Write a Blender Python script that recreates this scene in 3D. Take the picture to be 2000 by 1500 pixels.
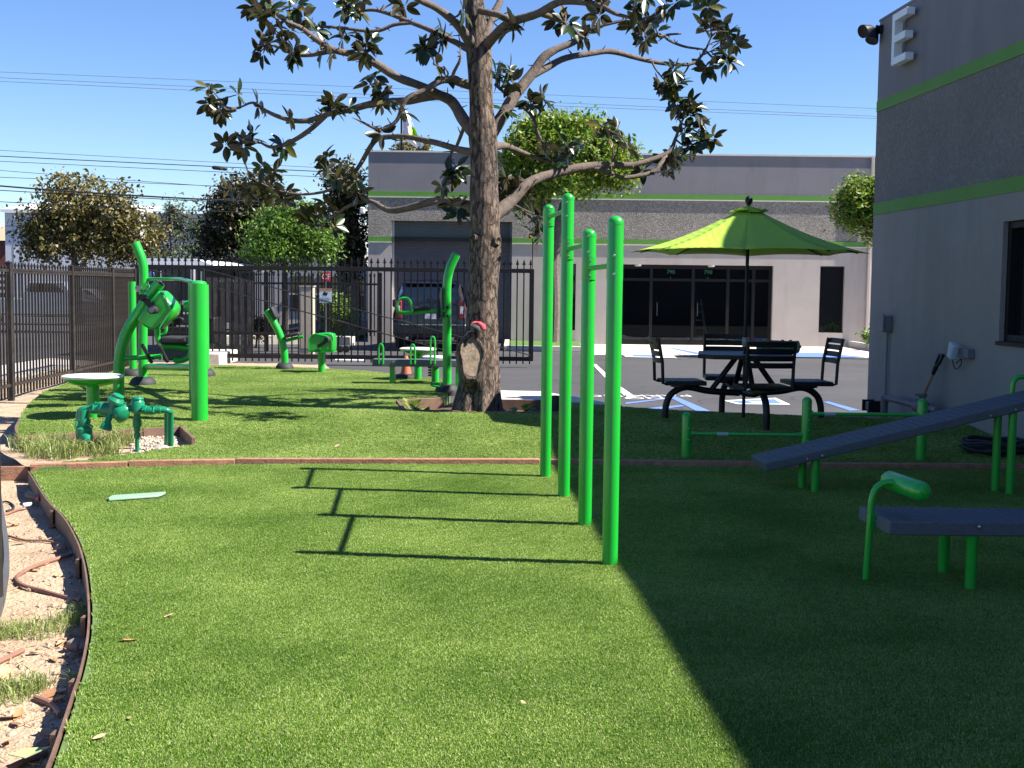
import bpy, bmesh, math, random
from mathutils import Vector, Matrix, noise
from math import sin, cos, pi, radians as R
import numpy as np
S = bpy.context.scene
for o in list(bpy.data.objects): bpy.data.objects.remove(o)
random.seed(7)
# ------------------------------------------------------------------ camera
F = 2400.0                      # focal length in pixels of a 2000 x 1500 frame
PITCH = math.atan(188.5 / F); ROLL = 0.011
EYE = Vector((0, 0, 1.56))
FWD = Vector((0, cos(PITCH), -sin(PITCH)))
_r, _u = Vector((1, 0, 0)), Vector((0, sin(PITCH), cos(PITCH)))
CX = _r * cos(ROLL) + _u * sin(ROLL); CY = _u * cos(ROLL) - _r * sin(ROLL)
cam = bpy.data.cameras.new('camera'); camo = bpy.data.objects.new('camera', cam)
S.collection.objects.link(camo); S.camera = camo
m = Matrix((( CX.x, CY.x, -FWD.x, EYE.x), (CX.y, CY.y, -FWD.y, EYE.y), (CX.z, CY.z, -FWD.z, EYE.z), (0, 0, 0, 1)))
camo.matrix_world = m
cam.sensor_fit = 'HORIZONTAL'; cam.angle_x = 2 * math.atan(1000 / F)
cam.clip_start = 0.05; cam.clip_end = 3000
# ------------------------------------------------------------------ light
LIGHT = Vector((-0.925, 0.12, -1.0)).normalized()      # the way sunlight travels
w = bpy.data.worlds.new('World'); S.world = w; w.use_nodes = True
nt = w.node_tree; bg = nt.nodes['Background']
sky = nt.nodes.new('ShaderNodeTexSky'); sky.sky_type = 'NISHITA'; sky.sun_disc = False
sky.sun_elevation = math.asin(-LIGHT.z)
sky.sun_rotation = math.atan2(-LIGHT.x, -LIGHT.y)
sky.altitude = 0; sky.air_density = 1.0; sky.dust_density = 0.05; sky.ozone_density = 6.0
hsv = nt.nodes.new('ShaderNodeHueSaturation'); hsv.inputs['Saturation'].default_value = 1.12; hsv.inputs['Hue'].default_value = .512
nt.links.new(sky.outputs[0], hsv.inputs['Color']); nt.links.new(hsv.outputs[0], bg.inputs[0]); bg.inputs[1].default_value = 0.066
sl = bpy.data.lights.new('sun', 'SUN'); sl.energy = 5.0; sl.angle = R(0.53); sl.color = (1, .94, .85)
so = bpy.data.objects.new('sun', sl); S.collection.objects.link(so)
so.rotation_euler = LIGHT.to_track_quat('-Z', 'Y').to_euler(); so.location = (20, -5, 30)
S.view_settings.view_transform = 'Standard'; S.view_settings.look = 'None'
S.view_settings.gamma = 1; S.view_settings.use_curve_mapping = False
S.view_settings.exposure = 1.47
S.render.engine = 'CYCLES'
S.cycles.max_bounces = 6
S.render.resolution_x = 1024; S.render.resolution_y = 768
# ------------------------------------------------------------------ helpers
def ray(px, py): return CX * ((px - 1000) / F) + CY * (-(py - 750) / F) + FWD
def at(px, py, Y):
    d = ray(px, py); return EYE + d * (Y / d.y)
def gnd(px, py, z=0.0):
    d = ray(px, py); return EYE + d * ((z - EYE.z) / d.z)
def ss(a, b, x):
    t = min(1, max(0, (x - a) / (b - a))); return t * t * (3 - 2 * t)
def lz(y): return 0.03 + 0.14 * ss(10.7, 13.6, y)
def G(px, py):
    z = .1
    for i in range(6):
        p = gnd(px, py, z); z = lz(p.y)
    return p
ASPH = -0.15
COL = S.collection
WL = {}
def nodes_mat(name):
    m = bpy.data.materials.new(name); m.use_nodes = True
    return m, m.node_tree, m.node_tree.nodes['Principled BSDF']
MATS = {}
def M(name, col=(.5, .5, .5), rough=.5, var=.12, scale=6, bump=0, bscale=120, metal=0, spec=.5, coat=0, dirt=None, dscale=3, damt=.35, stretch=1):
    if name in MATS: return MATS[name]
    m, t, b = nodes_mat(name); N = t.nodes.new; L = t.links.new
    tc = N('ShaderNodeTexCoord')
    n = N('ShaderNodeTexNoise'); n.inputs['Scale'].default_value = scale; n.inputs['Detail'].default_value = 6; n.inputs['Roughness'].default_value = .65
    L(tc.outputs['Object'], n.inputs['Vector'])
    r = N('ShaderNodeValToRGB'); L(n.outputs['Fac'], r.inputs[0])
    r.color_ramp.elements[0].position = .3; r.color_ramp.elements[1].position = .7
    r.color_ramp.elements[0].color = [c * (1 - var) for c in col] + [1]
    r.color_ramp.elements[1].color = [min(1, c * (1 + var)) for c in col] + [1]
    out = r.outputs[0]
    if dirt:
        n2 = N('ShaderNodeTexNoise'); n2.inputs['Scale'].default_value = dscale; n2.inputs['Detail'].default_value = 8; n2.inputs['Roughness'].default_value = .7
        mp = N('ShaderNodeMapping'); mp.inputs['Scale'].default_value = (1, 1, stretch); L(tc.outputs['Object'], mp.inputs[0]); L(mp.outputs[0], n2.inputs['Vector'])
        r2 = N('ShaderNodeValToRGB'); r2.color_ramp.elements[0].position = .5; r2.color_ramp.elements[1].position = .68
        r2.color_ramp.elements[0].color = (0, 0, 0, 1); r2.color_ramp.elements[1].color = (damt, damt, damt, 1)
        L(n2.outputs['Fac'], r2.inputs[0])
        mx = N('ShaderNodeMixRGB'); L(r2.outputs[0], mx.inputs[0]); L(out, mx.inputs[1]); mx.inputs[2].default_value = list(dirt) + [1]
        out = mx.outputs[0]
    L(out, b.inputs['Base Color'])
    b.inputs['Roughness'].default_value = rough; b.inputs['Metallic'].default_value = metal
    b.inputs['Specular IOR Level'].default_value = spec
    b.inputs['Coat Weight'].default_value = coat
    if bump:
        n3 = N('ShaderNodeTexNoise'); n3.inputs['Scale'].default_value = bscale; n3.inputs['Detail'].default_value = 4
        L(tc.outputs['Object'], n3.inputs['Vector'])
        bp = N('ShaderNodeBump'); bp.inputs['Strength'].default_value = bump; bp.inputs['Distance'].default_value = .01
        L(n3.outputs['Fac'], bp.inputs['Height']); L(bp.outputs[0], b.inputs['Normal'])
    MATS[name] = m
    return m
def basis(d):
    d = d.normalized(); a = Vector((0, 0, 1)) if abs(d.z) < .9 else Vector((1, 0, 0))
    x = a.cross(d).normalized(); return x, d.cross(x)
def cm(pts, k=6):
    """smooth curve through points (Catmull-Rom); entries may carry a radius as 4th value"""
    P = [np.array(tuple(p), float) for p in pts]
    P = [2 * P[0] - P[1]] + P + [2 * P[-1] - P[-2]]
    out = []
    for i in range(1, len(P) - 2):
        for j in range(k):
            t = j / k
            out.append(.5 * ((2 * P[i]) + (-P[i-1] + P[i+1]) * t + (2*P[i-1] - 5*P[i] + 4*P[i+1] - P[i+2]) * t*t + (-P[i-1] + 3*P[i] - 3*P[i+1] + P[i+2]) * t**3))
    out.append(P[-2]); return [tuple(o) for o in out]
class MB:
    def __init__(s, M=None): s.v = []; s.f = []; s.M = M
    def add(s, vs, fs):
        o = len(s.v)
        s.v += [(s.M @ Vector(v)) if s.M else Vector(v) for v in vs]
        s.f += [[i + o for i in f] for f in fs]; return s
    def bx(s, x0, x1, y0, y1, z0, z1):
        return s.add([(x0,y0,z0),(x1,y0,z0),(x1,y1,z0),(x0,y1,z0),(x0,y0,z1),(x1,y0,z1),(x1,y1,z1),(x0,y1,z1)],
                     [(0,3,2,1),(4,5,6,7),(0,1,5,4),(1,2,6,5),(2,3,7,6),(3,0,4,7)])
    def bar(s, a, b, wx, wz, up=(0, 0, 1)):
        """box beam from a to b, wx wide, wz thick along up"""
        a, b = Vector(a), Vector(b); d = (b - a).normalized(); u = Vector(up); x = d.cross(u).normalized(); u = x.cross(d)
        vs = []
        for p in (a, b):
            for i, j in ((-1,-1),(1,-1),(1,1),(-1,1)): vs.append(p + x * (i*wx/2) + u * (j*wz/2))
        return s.add(vs, [(0,1,2,3),(7,6,5,4),(0,4,5,1),(1,5,6,2),(2,6,7,3),(3,7,4,0)])
    def tube(s, pts, r=None, n=12, caps=True):
        P = [Vector(p[:3]) for p in pts]; k = len(P)
        if r is None: rs = [p[3] for p in pts]
        else: rs = [r] * k if not hasattr(r, '__len__') else list(r)
        vs = []; x = None
        for i in range(k):
            d = (P[min(i+1, k-1)] - P[max(i-1, 0)]).normalized()
            if x is None: x, y = basis(d)
            else:
                x = (x - d * x.dot(d)).normalized(); y = d.cross(x)
            for j in range(n):
                a = 2*pi*j/n; vs.append(P[i] + x * (cos(a)*rs[i]) + y * (sin(a)*rs[i]))
        fs = []
        for i in range(k-1):
            for j in range(n):
                a = i*n + j; b = i*n + (j+1) % n; fs.append((a, b, b+n, a+n))
        if caps: fs.append(tuple(range(n-1, -1, -1))); fs.append(tuple(range((k-1)*n, k*n)))
        return s.add(vs, fs)
    def lathe(s, prof, c=(0,0,0), n=20, d=(0,0,1)):
        """profile (radius, height) turned about axis d through c"""
        d = Vector(d).normalized(); x, y = basis(d); c = Vector(c); vs = []
        for r, h in prof:
            for j in range(n):
                a = 2*pi*j/n; vs.append(c + d*h + x*(cos(a)*r) + y*(sin(a)*r))
        fs = []
        for i in range(len(prof)-1):
            for j in range(n):
                a = i*n + j; b = i*n + (j+1) % n; fs.append((a, b, b+n, a+n))
        fs.append(tuple(range(n-1, -1, -1))); fs.append(tuple(range((len(prof)-1)*n, len(prof)*n)))
        return s.add(vs, fs)
    def prism(s, poly, ext):
        """planar polygon (3d points) pushed along ext"""
        n = len(poly); e = Vector(ext); P = [Vector(p) for p in poly]
        return s.add(P + [p + e for p in P], [tuple(range(n-1, -1, -1)), tuple(range(n, 2*n))] + [(i, (i+1) % n, (i+1) % n + n, i+n) for i in range(n)])
    def loft(s, rings, cap=True):
        n = len(rings[0]); vs = [v for r in rings for v in r]; fs = []
        for i in range(len(rings)-1):
            for j in range(n):
                a = i*n + j; b = i*n + (j+1) % n; fs.append((a, b, b+n, a+n))
        if cap: fs.append(tuple(range(n-1, -1, -1))); fs.append(tuple(range((len(rings)-1)*n, len(rings)*n)))
        return s.add(vs, fs)
def mesh_of(mb, name, off=Vector((0,0,0)), smooth=True, ang=35):
    me = bpy.data.meshes.new(name)
    me.from_pydata([tuple(v - off) for v in mb.v], [], mb.f)
    bm = bmesh.new(); bm.from_mesh(me); bmesh.ops.recalc_face_normals(bm, faces=bm.faces); bm.to_mesh(me); bm.free()
    if smooth:
        me.polygons.foreach_set('use_smooth', [True] * len(me.polygons)); me.set_sharp_from_angle(angle=R(ang))
    me.update(); return me
def tag(o, label=None, cat=None, group=None, kind=None):
    if label: o['label'] = label
    if cat: o['category'] = cat
    if group: o['group'] = group
    if kind: o['kind'] = kind
    return o
def worldloc(o):
    v = Vector((0,0,0))
    while o: v += o.location; o = o.parent
    return v
def thing(name, label, cat, loc, group=None):
    o = bpy.data.objects.new(name, None); COL.objects.link(o); o.location = loc; o.empty_display_size = .1
    return tag(o, label, cat, group)
def obj(name, mb, mat, parent=None, bevel=0, smooth=True, ang=35, mat2=None):
    if parent: off = worldloc(parent)
    else:
        xs = [v.x for v in mb.v]; ys = [v.y for v in mb.v]
        off = Vector(((min(xs)+max(xs))/2, (min(ys)+max(ys))/2, min(v.z for v in mb.v)))
    me = mesh_of(mb, name, off, smooth, ang); me.materials.append(mat)
    o = bpy.data.objects.new(name, me); COL.objects.link(o)
    if parent: o.parent = parent
    else: o.location = off
    if bevel:
        b = o.modifiers.new('bevel', 'BEVEL'); b.width = bevel; b.segments = 2; b.limit_method = 'ANGLE'
    return o
def inst(name, me, parent, loc, rot=(0,0,0), scale=(1,1,1)):
    """another object on shared mesh data; loc is a world position"""
    o = bpy.data.objects.new(name, me); COL.objects.link(o)
    o.parent = parent; o.location = Vector(loc) - (worldloc(parent) if parent else Vector((0,0,0))); o.rotation_euler = rot; o.scale = scale
    return o
def struct(name, mb, mat, parent=None, **k):
    o = obj(name, mb, mat, parent, **k)
    if not parent: o['kind'] = 'structure'
    return o
def text_mb(txt, size, M, extrude=0.0):
    cu = bpy.data.curves.new('t', 'FONT'); cu.body = txt; cu.size = size; cu.extrude = extrude; cu.align_x = 'CENTER'; cu.align_y = 'CENTER'; cu.resolution_u = 3
    o = bpy.data.objects.new('t', cu); me = o.to_mesh()
    mb = MB(M); mb.add([v.co.copy() for v in me.vertices], [tuple(p.vertices) for p in me.polygons])
    o.to_mesh_clear(); bpy.data.objects.remove(o); bpy.data.curves.remove(cu)
    return mb
# ------------------------------------------------------------------ materials
green = M('green powder coat', (.010, .36, .030), rough=.32, var=.06, scale=3, spec=.5, coat=.25, dirt=(.035, .25, .06), dscale=9, damt=.45)
blackm = M('black metal', (.009, .009, .010), rough=.5, spec=.3, var=.3, scale=12, dirt=(.04, .035, .03), dscale=6, damt=.25)
fencem = M('dusty black paint', (.022, .019, .017), rough=.6, spec=.3, var=.3, scale=10, dirt=(.075, .06, .05), dscale=4, damt=.4)
rubber = M('black rubber', (.02, .02, .022), rough=.7, var=.2, bump=.15, bscale=90)
whitep = M('white plastic', (.62, .62, .60), rough=.5, var=.04, dirt=(.5, .48, .42), damt=.3)
steel = M('bolt steel', (.55, .56, .55), rough=.3, var=.1, metal=1)
brownedge = M('brown edging', (.13, .075, .05), rough=.7, var=.25, scale=9, bump=.3, dirt=(.25, .17, .12))
timber = M('red brown timber', (.30, .15, .09), rough=.8, var=.3, scale=14, bump=.5, bscale=60, dirt=(.16, .09, .06))
concrete = M('pale concrete', (.52, .48, .43), rough=.85, var=.12, scale=5, bump=.25, dirt=(.33, .3, .26), damt=.5)
greypl = M('blue grey recycled plastic', (.085, .094, .108), rough=.65, var=.15, scale=30, bump=.25, bscale=260)
pipeg = M('teal green pipe paint', (.006, .19, .09), rough=.3, var=.12, scale=9, bump=.1, bscale=70, dirt=(.03, .12, .07))
whiteline = M('white road paint', (.74, .74, .72), rough=.7, var=.1, scale=4, dirt=(.3, .3, .3), dscale=9, damt=.5)
blueline = M('blue road paint', (.10, .19, .55), rough=.7, var=.15, scale=4, dirt=(.2, .22, .3), dscale=8, damt=.5)
def glassmat(name, col, rough=.03):
    m, t, b = nodes_mat(name); b.inputs['Base Color'].default_value = (*col, 1); b.inputs['Roughness'].default_value = rough
    b.inputs['Specular IOR Level'].default_value = .6; MATS[name] = m; return m
darkglass = glassmat('dark window glass', (.006, .007, .008))
carglass = glassmat('car glass', (.004, .006, .010))
# ------------------------------------------------------------------ ground
def poly_sheet(pts, zf, step=.5, skirt=.25):
    """polygon (xy) cut into a fine net, lifted to zf(x,y), with a skirt round its rim"""
    bm = bmesh.new()
    vs = [bm.verts.new((p[0], p[1], 0)) for p in pts]
    f = bm.faces.new(vs); f.normal_update()
    if f.normal.z < 0: f.normal_flip()
    bmesh.ops.triangulate(bm, faces=bm.faces[:])
    xs = [p[0] for p in pts]; ys = [p[1] for p in pts]
    for ax, lo, hi in ((0, min(xs), max(xs)), (1, min(ys), max(ys))):
        c = lo + step
        while c < hi:
            co = [0, 0, 0]; co[ax] = c; no = [0, 0, 0]; no[ax] = 1
            bmesh.ops.bisect_plane(bm, geom=bm.verts[:] + bm.edges[:] + bm.faces[:], plane_co=co, plane_no=no, dist=1e-5)
            c += step
    for v in bm.verts: v.co.z = zf(v.co.x, v.co.y)
    if skirt:
        be = [e for e in bm.edges if len(e.link_faces) == 1]
        r = bmesh.ops.extrude_edge_only(bm, edges=be)
        for g in r['geom']:
            if isinstance(g, bmesh.types.BMVert): g.co.z -= skirt
    mb = MB(); bm.verts.index_update()
    mb.v = [v.co.copy() for v in bm.verts]; mb.f = [[v.index for v in f.verts] for f in bm.faces]
    bm.free(); return mb
def asphalt_mat():
    m, t, b = nodes_mat('asphalt'); N = t.nodes.new; L = t.links.new
    tc = N('ShaderNodeTexCoord')
    n1 = N('ShaderNodeTexNoise'); n1.inputs['Scale'].default_value = .35; n1.inputs['Detail'].default_value = 9; n1.inputs['Roughness'].default_value = .65
    n2 = N('ShaderNodeTexNoise'); n2.inputs['Scale'].default_value = 90; n2.inputs['Detail'].default_value = 2
    L(tc.outputs['Object'], n1.inputs[0]); L(tc.outputs['Object'], n2.inputs[0])
    r = N('ShaderNodeValToRGB'); r.color_ramp.elements[0].position = .32; r.color_ramp.elements[1].position = .7
    r.color_ramp.elements[0].color = (.042, .041, .043, 1); r.color_ramp.elements[1].color = (.070, .068, .069, 1)
    L(n1.outputs[0], r.inputs[0])
    r2 = N('ShaderNodeValToRGB'); r2.color_ramp.elements[0].color = (.55, .55, .55, 1); r2.color_ramp.elements[1].color = (1.35, 1.35, 1.35, 1)
    L(n2.outputs[0], r2.inputs[0])
    mx = N('ShaderNodeMixRGB'); mx.blend_type = 'MULTIPLY'; mx.inputs[0].default_value = .7; L(r.outputs[0], mx.inputs[1]); L(r2.outputs[0], mx.inputs[2])
    # cracks
    v = N('ShaderNodeTexVoronoi'); v.feature = 'DISTANCE_TO_EDGE'; v.inputs['Scale'].default_value = .23
    nd = N('ShaderNodeTexNoise'); nd.inputs['Scale'].default_value = 1.3; nd.inputs['Detail'].default_value = 6
    L(tc.outputs['Object'], nd.inputs[0])
    ad = N('ShaderNodeMixRGB'); ad.blend_type = 'ADD'; ad.inputs[0].default_value = .9; L(tc.outputs['Object'], ad.inputs[1]); L(nd.outputs['Color'], ad.inputs[2])
    L(ad.outputs[0], v.inputs['Vector'])
    rc = N('ShaderNodeValToRGB'); rc.color_ramp.elements[0].position = .0; rc.color_ramp.elements[1].position = .006
    rc.color_ramp.elements[0].color = (.35, .35, .35, 1); rc.color_ramp.elements[1].color = (1, 1, 1, 1); L(v.outputs['Distance'], rc.inputs[0])
    m2 = N('ShaderNodeMixRGB'); m2.blend_type = 'MULTIPLY'; m2.inputs[0].default_value = 1; L(mx.outputs[0], m2.inputs[1]); L(rc.outputs[0], m2.inputs[2])
    L(m2.outputs[0], b.inputs['Base Color']); b.inputs['Roughness'].default_value = .8
    bp = N('ShaderNodeBump'); bp.inputs['Strength'].default_value = .35; bp.inputs['Distance'].default_value = .01; L(n2.outputs[0], bp.inputs['Height']); L(bp.outputs[0], b.inputs['Normal'])
    return m
asph = asphalt_mat()
struct('parking_lot', MB().add([(-900, -300, ASPH), (900, -300, ASPH), (900, 1600, ASPH), (-900, 1600, ASPH)], [(0, 1, 2, 3)]), asph)
def soil_mat():
    m, t, b = nodes_mat('dry soil'); N = t.nodes.new; L = t.links.new
    tc = N('ShaderNodeTexCoord')
    n1 = N('ShaderNodeTexNoise'); n1.inputs['Scale'].default_value = 2.2; n1.inputs['Detail'].default_value = 10; n1.inputs['Roughness'].default_value = .7
    n2 = N('ShaderNodeTexNoise'); n2.inputs['Scale'].default_value = 45; n2.inputs['Detail'].default_value = 5
    for n in (n1, n2): L(tc.outputs['Object'], n.inputs[0])
    r = N('ShaderNodeValToRGB'); e = r.color_ramp.elements; e[0].position = .3; e[1].position = .72
    e[0].color = (.28, .195, .12, 1); e[1].color = (.50, .385, .265, 1); L(n1.outputs[0], r.inputs[0])
    r2 = N('ShaderNodeValToRGB'); r2.color_ramp.elements[0].color = (.6, .6, .6, 1); r2.color_ramp.elements[1].color = (1.3, 1.3, 1.3, 1); L(n2.outputs[0], r2.inputs[0])
    mx = N('ShaderNodeMixRGB'); mx.blend_type = 'MULTIPLY'; mx.inputs[0].default_value = .6; L(r.outputs[0], mx.inputs[1]); L(r2.outputs[0], mx.inputs[2])
    L(mx.outputs[0], b.inputs['Base Color']); b.inputs['Roughness'].default_value = .95
    ad = N('ShaderNodeMath'); L(n1.outputs[0], ad.inputs[0]); L(n2.outputs[0], ad.inputs[1])
    bp = N('ShaderNodeBump'); bp.inputs['Strength'].default_value = .8; bp.inputs['Distance'].default_value = .03; L(ad.outputs[0], bp.inputs['Height']); L(bp.outputs[0], b.inputs['Normal'])
    return m
soil = soil_mat()
def soilz(x, y): return -.125 + .03 * noise.noise((x * 1.3, y * 1.3, 0)) + .012 * noise.noise((x * 5, y * 5, 3))
struct('soil_strip', poly_sheet([(-8.6, 0), (-1.0, 0), (-1.0, 12), (-4, 26.3), (-8.9, 26.3)], soilz, .22, 0), soil)

def turf_base_mat():
    return M('turf backing', (.09, .15, .035), rough=.9, var=.3, scale=40, bump=.5, bscale=250)
turfb = turf_base_mat()
LOWEDGE = [(60, 921), (95, 975), (130, 1012), (155, 1055), (170, 1100), (178, 1150), (181, 1200), (178, 1250), (166, 1310), (150, 1362), (130, 1425), (104, 1500), (60, 1610), (-20, 1800)]
low_left = [gnd(*p) for p in LOWEDGE]
low_left = [Vector(p) for p in cm([tuple(p) for p in low_left], 4)]
TIMB = [gnd(58, 917), gnd(250, 911), gnd(460, 906), gnd(1055, 906), gnd(1500, 912), gnd(2010, 917)]
TIMB.append(TIMB[-1] + (TIMB[-1] - TIMB[-2]) * .6)
lowpoly = [p + Vector((0, -.05, 0)) for p in reversed(TIMB[1:])] + low_left + [Vector((low_left[-1].x + .4, .2, 0)), Vector((5.9, .2, 0))]
def lowz(x, y): return .012 * noise.noise((x * .5, y * .5, 9))
low_mb = poly_sheet(lowpoly, lowz, .6)
struct('lower_lawn', low_mb, turfb)
up_px_far = [(1700, 817), (1500, 810), (1290, 801), (1190, 793), (1114, 786), (1108, 806), (1000, 808), (880, 805), (790, 803), (776, 784), (866, 779), (880, 762), (872, 743), (800, 734), (730, 726), (600, 719), (430, 714), (266, 712),
             (209, 728), (128, 750), (84, 765), (57, 787), (38, 816), (29, 845), (33, 865), (200, 848), (353, 831), (378, 868), (230, 889), (120, 903), (75, 912)]
WC = Vector((4.645, 16.0, 0)); WD = Vector((.06, -1, 0)).normalized(); WN = Vector((-1, -.06, 0)).normalized()   # near building: corner, run of its wall, outward
up_far = [G(*p) for p in up_px_far]
uppoly = [p + Vector((0, .05, 0)) for p in TIMB[1:]] + [Vector((5.3, 11.2, 0)), WC + WD * 2.45 + WN * -.05] + up_far
up_mb = poly_sheet([(p.x, p.y) for p in uppoly], lambda x, y: lz(y) + .012 * noise.noise((x * .4, y * .4, 2)), .6)
struct('upper_lawn', up_mb, turfb)

# ---- turf blades (uncountable: one object for each lawn)
def blade_mat():
    m, t, b = nodes_mat('turf blades'); N = t.nodes.new; L = t.links.new
    g = N('ShaderNodeNewGeometry')
    r = N('ShaderNodeValToRGB'); e = r.color_ramp.elements; e[0].position = 0; e[1].position = 1
    e[0].color = (.095, .205, .020, 1); e[1].color = (.33, .43, .08, 1)
    x = e.new(.55); x.color = (.205, .335, .046, 1)
    x = e.new(.93); x.color = (.44, .50, .20, 1)
    L(g.outputs['Random Per Island'], r.inputs[0])
    n = N('ShaderNodeTexNoise'); n.inputs['Scale'].default_value = .9; n.inputs['Detail'].default_value = 5; n.inputs['Roughness'].default_value = .6
    L(g.outputs['Position'], n.inputs['Vector'])
    r2 = N('ShaderNodeValToRGB'); r2.color_ramp.elements[0].position = .3; r2.color_ramp.elements[1].position = .72
    r2.color_ramp.elements[0].color = (.66, .76, .62, 1); r2.color_ramp.elements[1].color = (1.5, 1.36, 1.6, 1); L(n.outputs[0], r2.inputs[0])
    mx = N('ShaderNodeMixRGB'); mx.blend_type = 'MULTIPLY'; mx.inputs[0].default_value = 1; L(r.outputs[0], mx.inputs[1]); L(r2.outputs[0], mx.inputs[2])
    L(mx.outputs[0], b.inputs['Base Color']); b.inputs['Roughness'].default_value = .55; b.inputs['Specular IOR Level'].default_value = .15
    tr = N('ShaderNodeBsdfTranslucent'); L(mx.outputs[0], tr.inputs[0])
    ms = N('ShaderNodeMixShader'); ms.inputs[0].default_value = .35; L(b.outputs[0], ms.inputs[1]); L(tr.outputs[0], ms.inputs[2])
    L(ms.outputs[0], t.nodes['Material Output'].inputs[0])
    return m
bladem = blade_mat()
def tuft_object(nb, rad, h, wd, mat, seed, name, lean=.8):
    rnd = random.Random(seed); vs = []; fs = []
    for i in range(nb):
        a = rnd.random() * 2*pi; q = rad * math.sqrt(rnd.random()); x, y = q*cos(a), q*sin(a)
        hh = h * rnd.uniform(.6, 1.15); d = rnd.random() * 2*pi; ln = hh * lean * rnd.random(); t = rnd.random() * 2*pi
        wx, wy = cos(t)*wd/2, sin(t)*wd/2; dx, dy = cos(d)*ln, sin(d)*ln; o = len(vs)
        vs += [(x-wx, y-wy, -.004), (x+wx, y+wy, -.004), (x+wx*.85+dx*.35, y+wy*.85+dy*.35, hh*.6), (x-wx*.85+dx*.35, y-wy*.85+dy*.35, hh*.6), (x+dx, y+dy, hh*(1-.25*lean*.5))]
        fs += [(o, o+1, o+2, o+3), (o+3, o+2, o+4)]
    me = bpy.data.meshes.new(name); me.from_pydata(vs, [], fs); me.materials.append(mat)
    return bpy.data.objects.new(name, me)
def inset(P, d):
    P = [Vector((p.x, p.y)) for p in P]; n = len(P); A = sum(P[i].x * P[(i+1) % n].y - P[(i+1) % n].x * P[i].y for i in range(n)); s = 1 if A > 0 else -1; out = []
    for i in range(n):
        a = (P[i] - P[i-1]).normalized(); b = (P[(i+1) % n] - P[i]).normalized(); na, nb = Vector((-a.y, a.x)) * s, Vector((-b.y, b.x)) * s
        m_ = (na + nb); m_ = m_.normalized() if m_.length > .2 else na; out.append(P[i] + m_ * d / max(.5, m_.dot(na)))
    return out
def scatter(name, mb, src, density, label, cat):
    off = Vector((0, 0, 0)); me = bpy.data.meshes.new(name)
    fs = [f for f in mb.f if abs(sum(((mb.v[f[i]].x * mb.v[f[(i+1) % len(f)]].y - mb.v[f[(i+1) % len(f)]].x * mb.v[f[i]].y) for i in range(len(f))))) > 1e-6]
    me.from_pydata([tuple(v) for v in mb.v], [], fs); me.materials.append(src.data.materials[0])
    o = bpy.data.objects.new(name, me); COL.objects.link(o); tag(o, label, cat, kind='stuff')
    ng = bpy.data.node_groups.new(name, 'GeometryNodeTree')
    ng.interface.new_socket('Geometry', in_out='INPUT', socket_type='NodeSocketGeometry'); ng.interface.new_socket('Geometry', in_out='OUTPUT', socket_type='NodeSocketGeometry')
    N = ng.nodes.new; L = ng.links.new
    gi = N('NodeGroupInput'); go = N('NodeGroupOutput'); d = N('GeometryNodeDistributePointsOnFaces'); d.inputs['Density'].default_value = density
    oi = N('GeometryNodeObjectInfo'); oi.inputs['Object'].default_value = src; oi.inputs['As Instance'].default_value = True
    rv = N('FunctionNodeRandomValue'); rv.data_type = 'FLOAT_VECTOR'; rv.inputs['Min'].default_value = (-.05, -.05, 0); rv.inputs['Max'].default_value = (.05, .05, 6.283)
    rs = N('FunctionNodeRandomValue'); rs.data_type = 'FLOAT'; rs.inputs[2].default_value = .8; rs.inputs[3].default_value = 1.2
    i = N('GeometryNodeInstanceOnPoints')
    L(gi.outputs[0], d.inputs['Mesh']); L(d.outputs['Points'], i.inputs['Points']); L(oi.outputs['Geometry'], i.inputs['Instance'])
    L(rv.outputs[0], i.inputs['Rotation']); L(rs.outputs[1], i.inputs['Scale']); L(i.outputs[0], go.inputs[0])
    md = o.modifiers.new('blades', 'NODES'); md.node_group = ng
    return o
tuft_near = tuft_object(140, .05, .0135, .0034, bladem, 1, 'turf_tuft')
tuft_far = tuft_object(80, .05, .016, .005, bladem, 2, 'turf_tuft_far')
low_in = poly_sheet(inset(lowpoly, .045), lowz, .6, 0); up_in = poly_sheet(inset(uppoly, .045), lambda x, y: lz(y) + .012 * noise.noise((x * .4, y * .4, 2)), .6, 0)
scatter('lower_lawn_turf', low_in, tuft_near, 1000, 'short artificial turf of the near lower lawn', 'turf')
scatter('upper_lawn_turf', up_in, tuft_far, 600, 'short artificial turf of the raised lawn behind the timber strip', 'turf')

# ---- edging of the lower lawn (thin brown band, cut in lengths)
def band(mb, pts, z0, z1, th):
    for a, b in zip(pts[:-1], pts[1:]):
        d = (b - a).normalized(); n = Vector((d.y, -d.x, 0)) * th
        mb.add([(a.x, a.y, z0), (b.x, b.y, z0), (b.x, b.y, z1), (a.x, a.y, z1), (a.x+n.x, a.y+n.y, z0), (b.x+n.x, b.y+n.y, z0), (b.x+n.x, b.y+n.y, z1), (a.x+n.x, a.y+n.y, z1)],
               [(0,1,2,3),(5,4,7,6),(3,2,6,7),(1,0,4,5),(0,3,7,4),(2,1,5,6)])
    return mb
le = thing('lawn_edging', 'thin brown curved edging band between the near lawn and the dirt', 'edging', (low_left[20].x, low_left[20].y, -.14))
K = len(low_left)
cuts = [0, 12, 22, 34, K - 1]
for i in range(4): obj('edging_board', band(MB(), [p + Vector((-.012, 0, 0)) for p in low_left[cuts[i]:cuts[i+1] + 1]], -.2, .004 + .003 * (i % 2), .010), brownedge, le)
for k in (6, 15, 24, 33, 40, 46):
    p = low_left[k]; obj('stake', MB().bx(p.x - .05, p.x - .028, p.y - .025, p.y + .025, -.25, -.01), brownedge, le)
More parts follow.
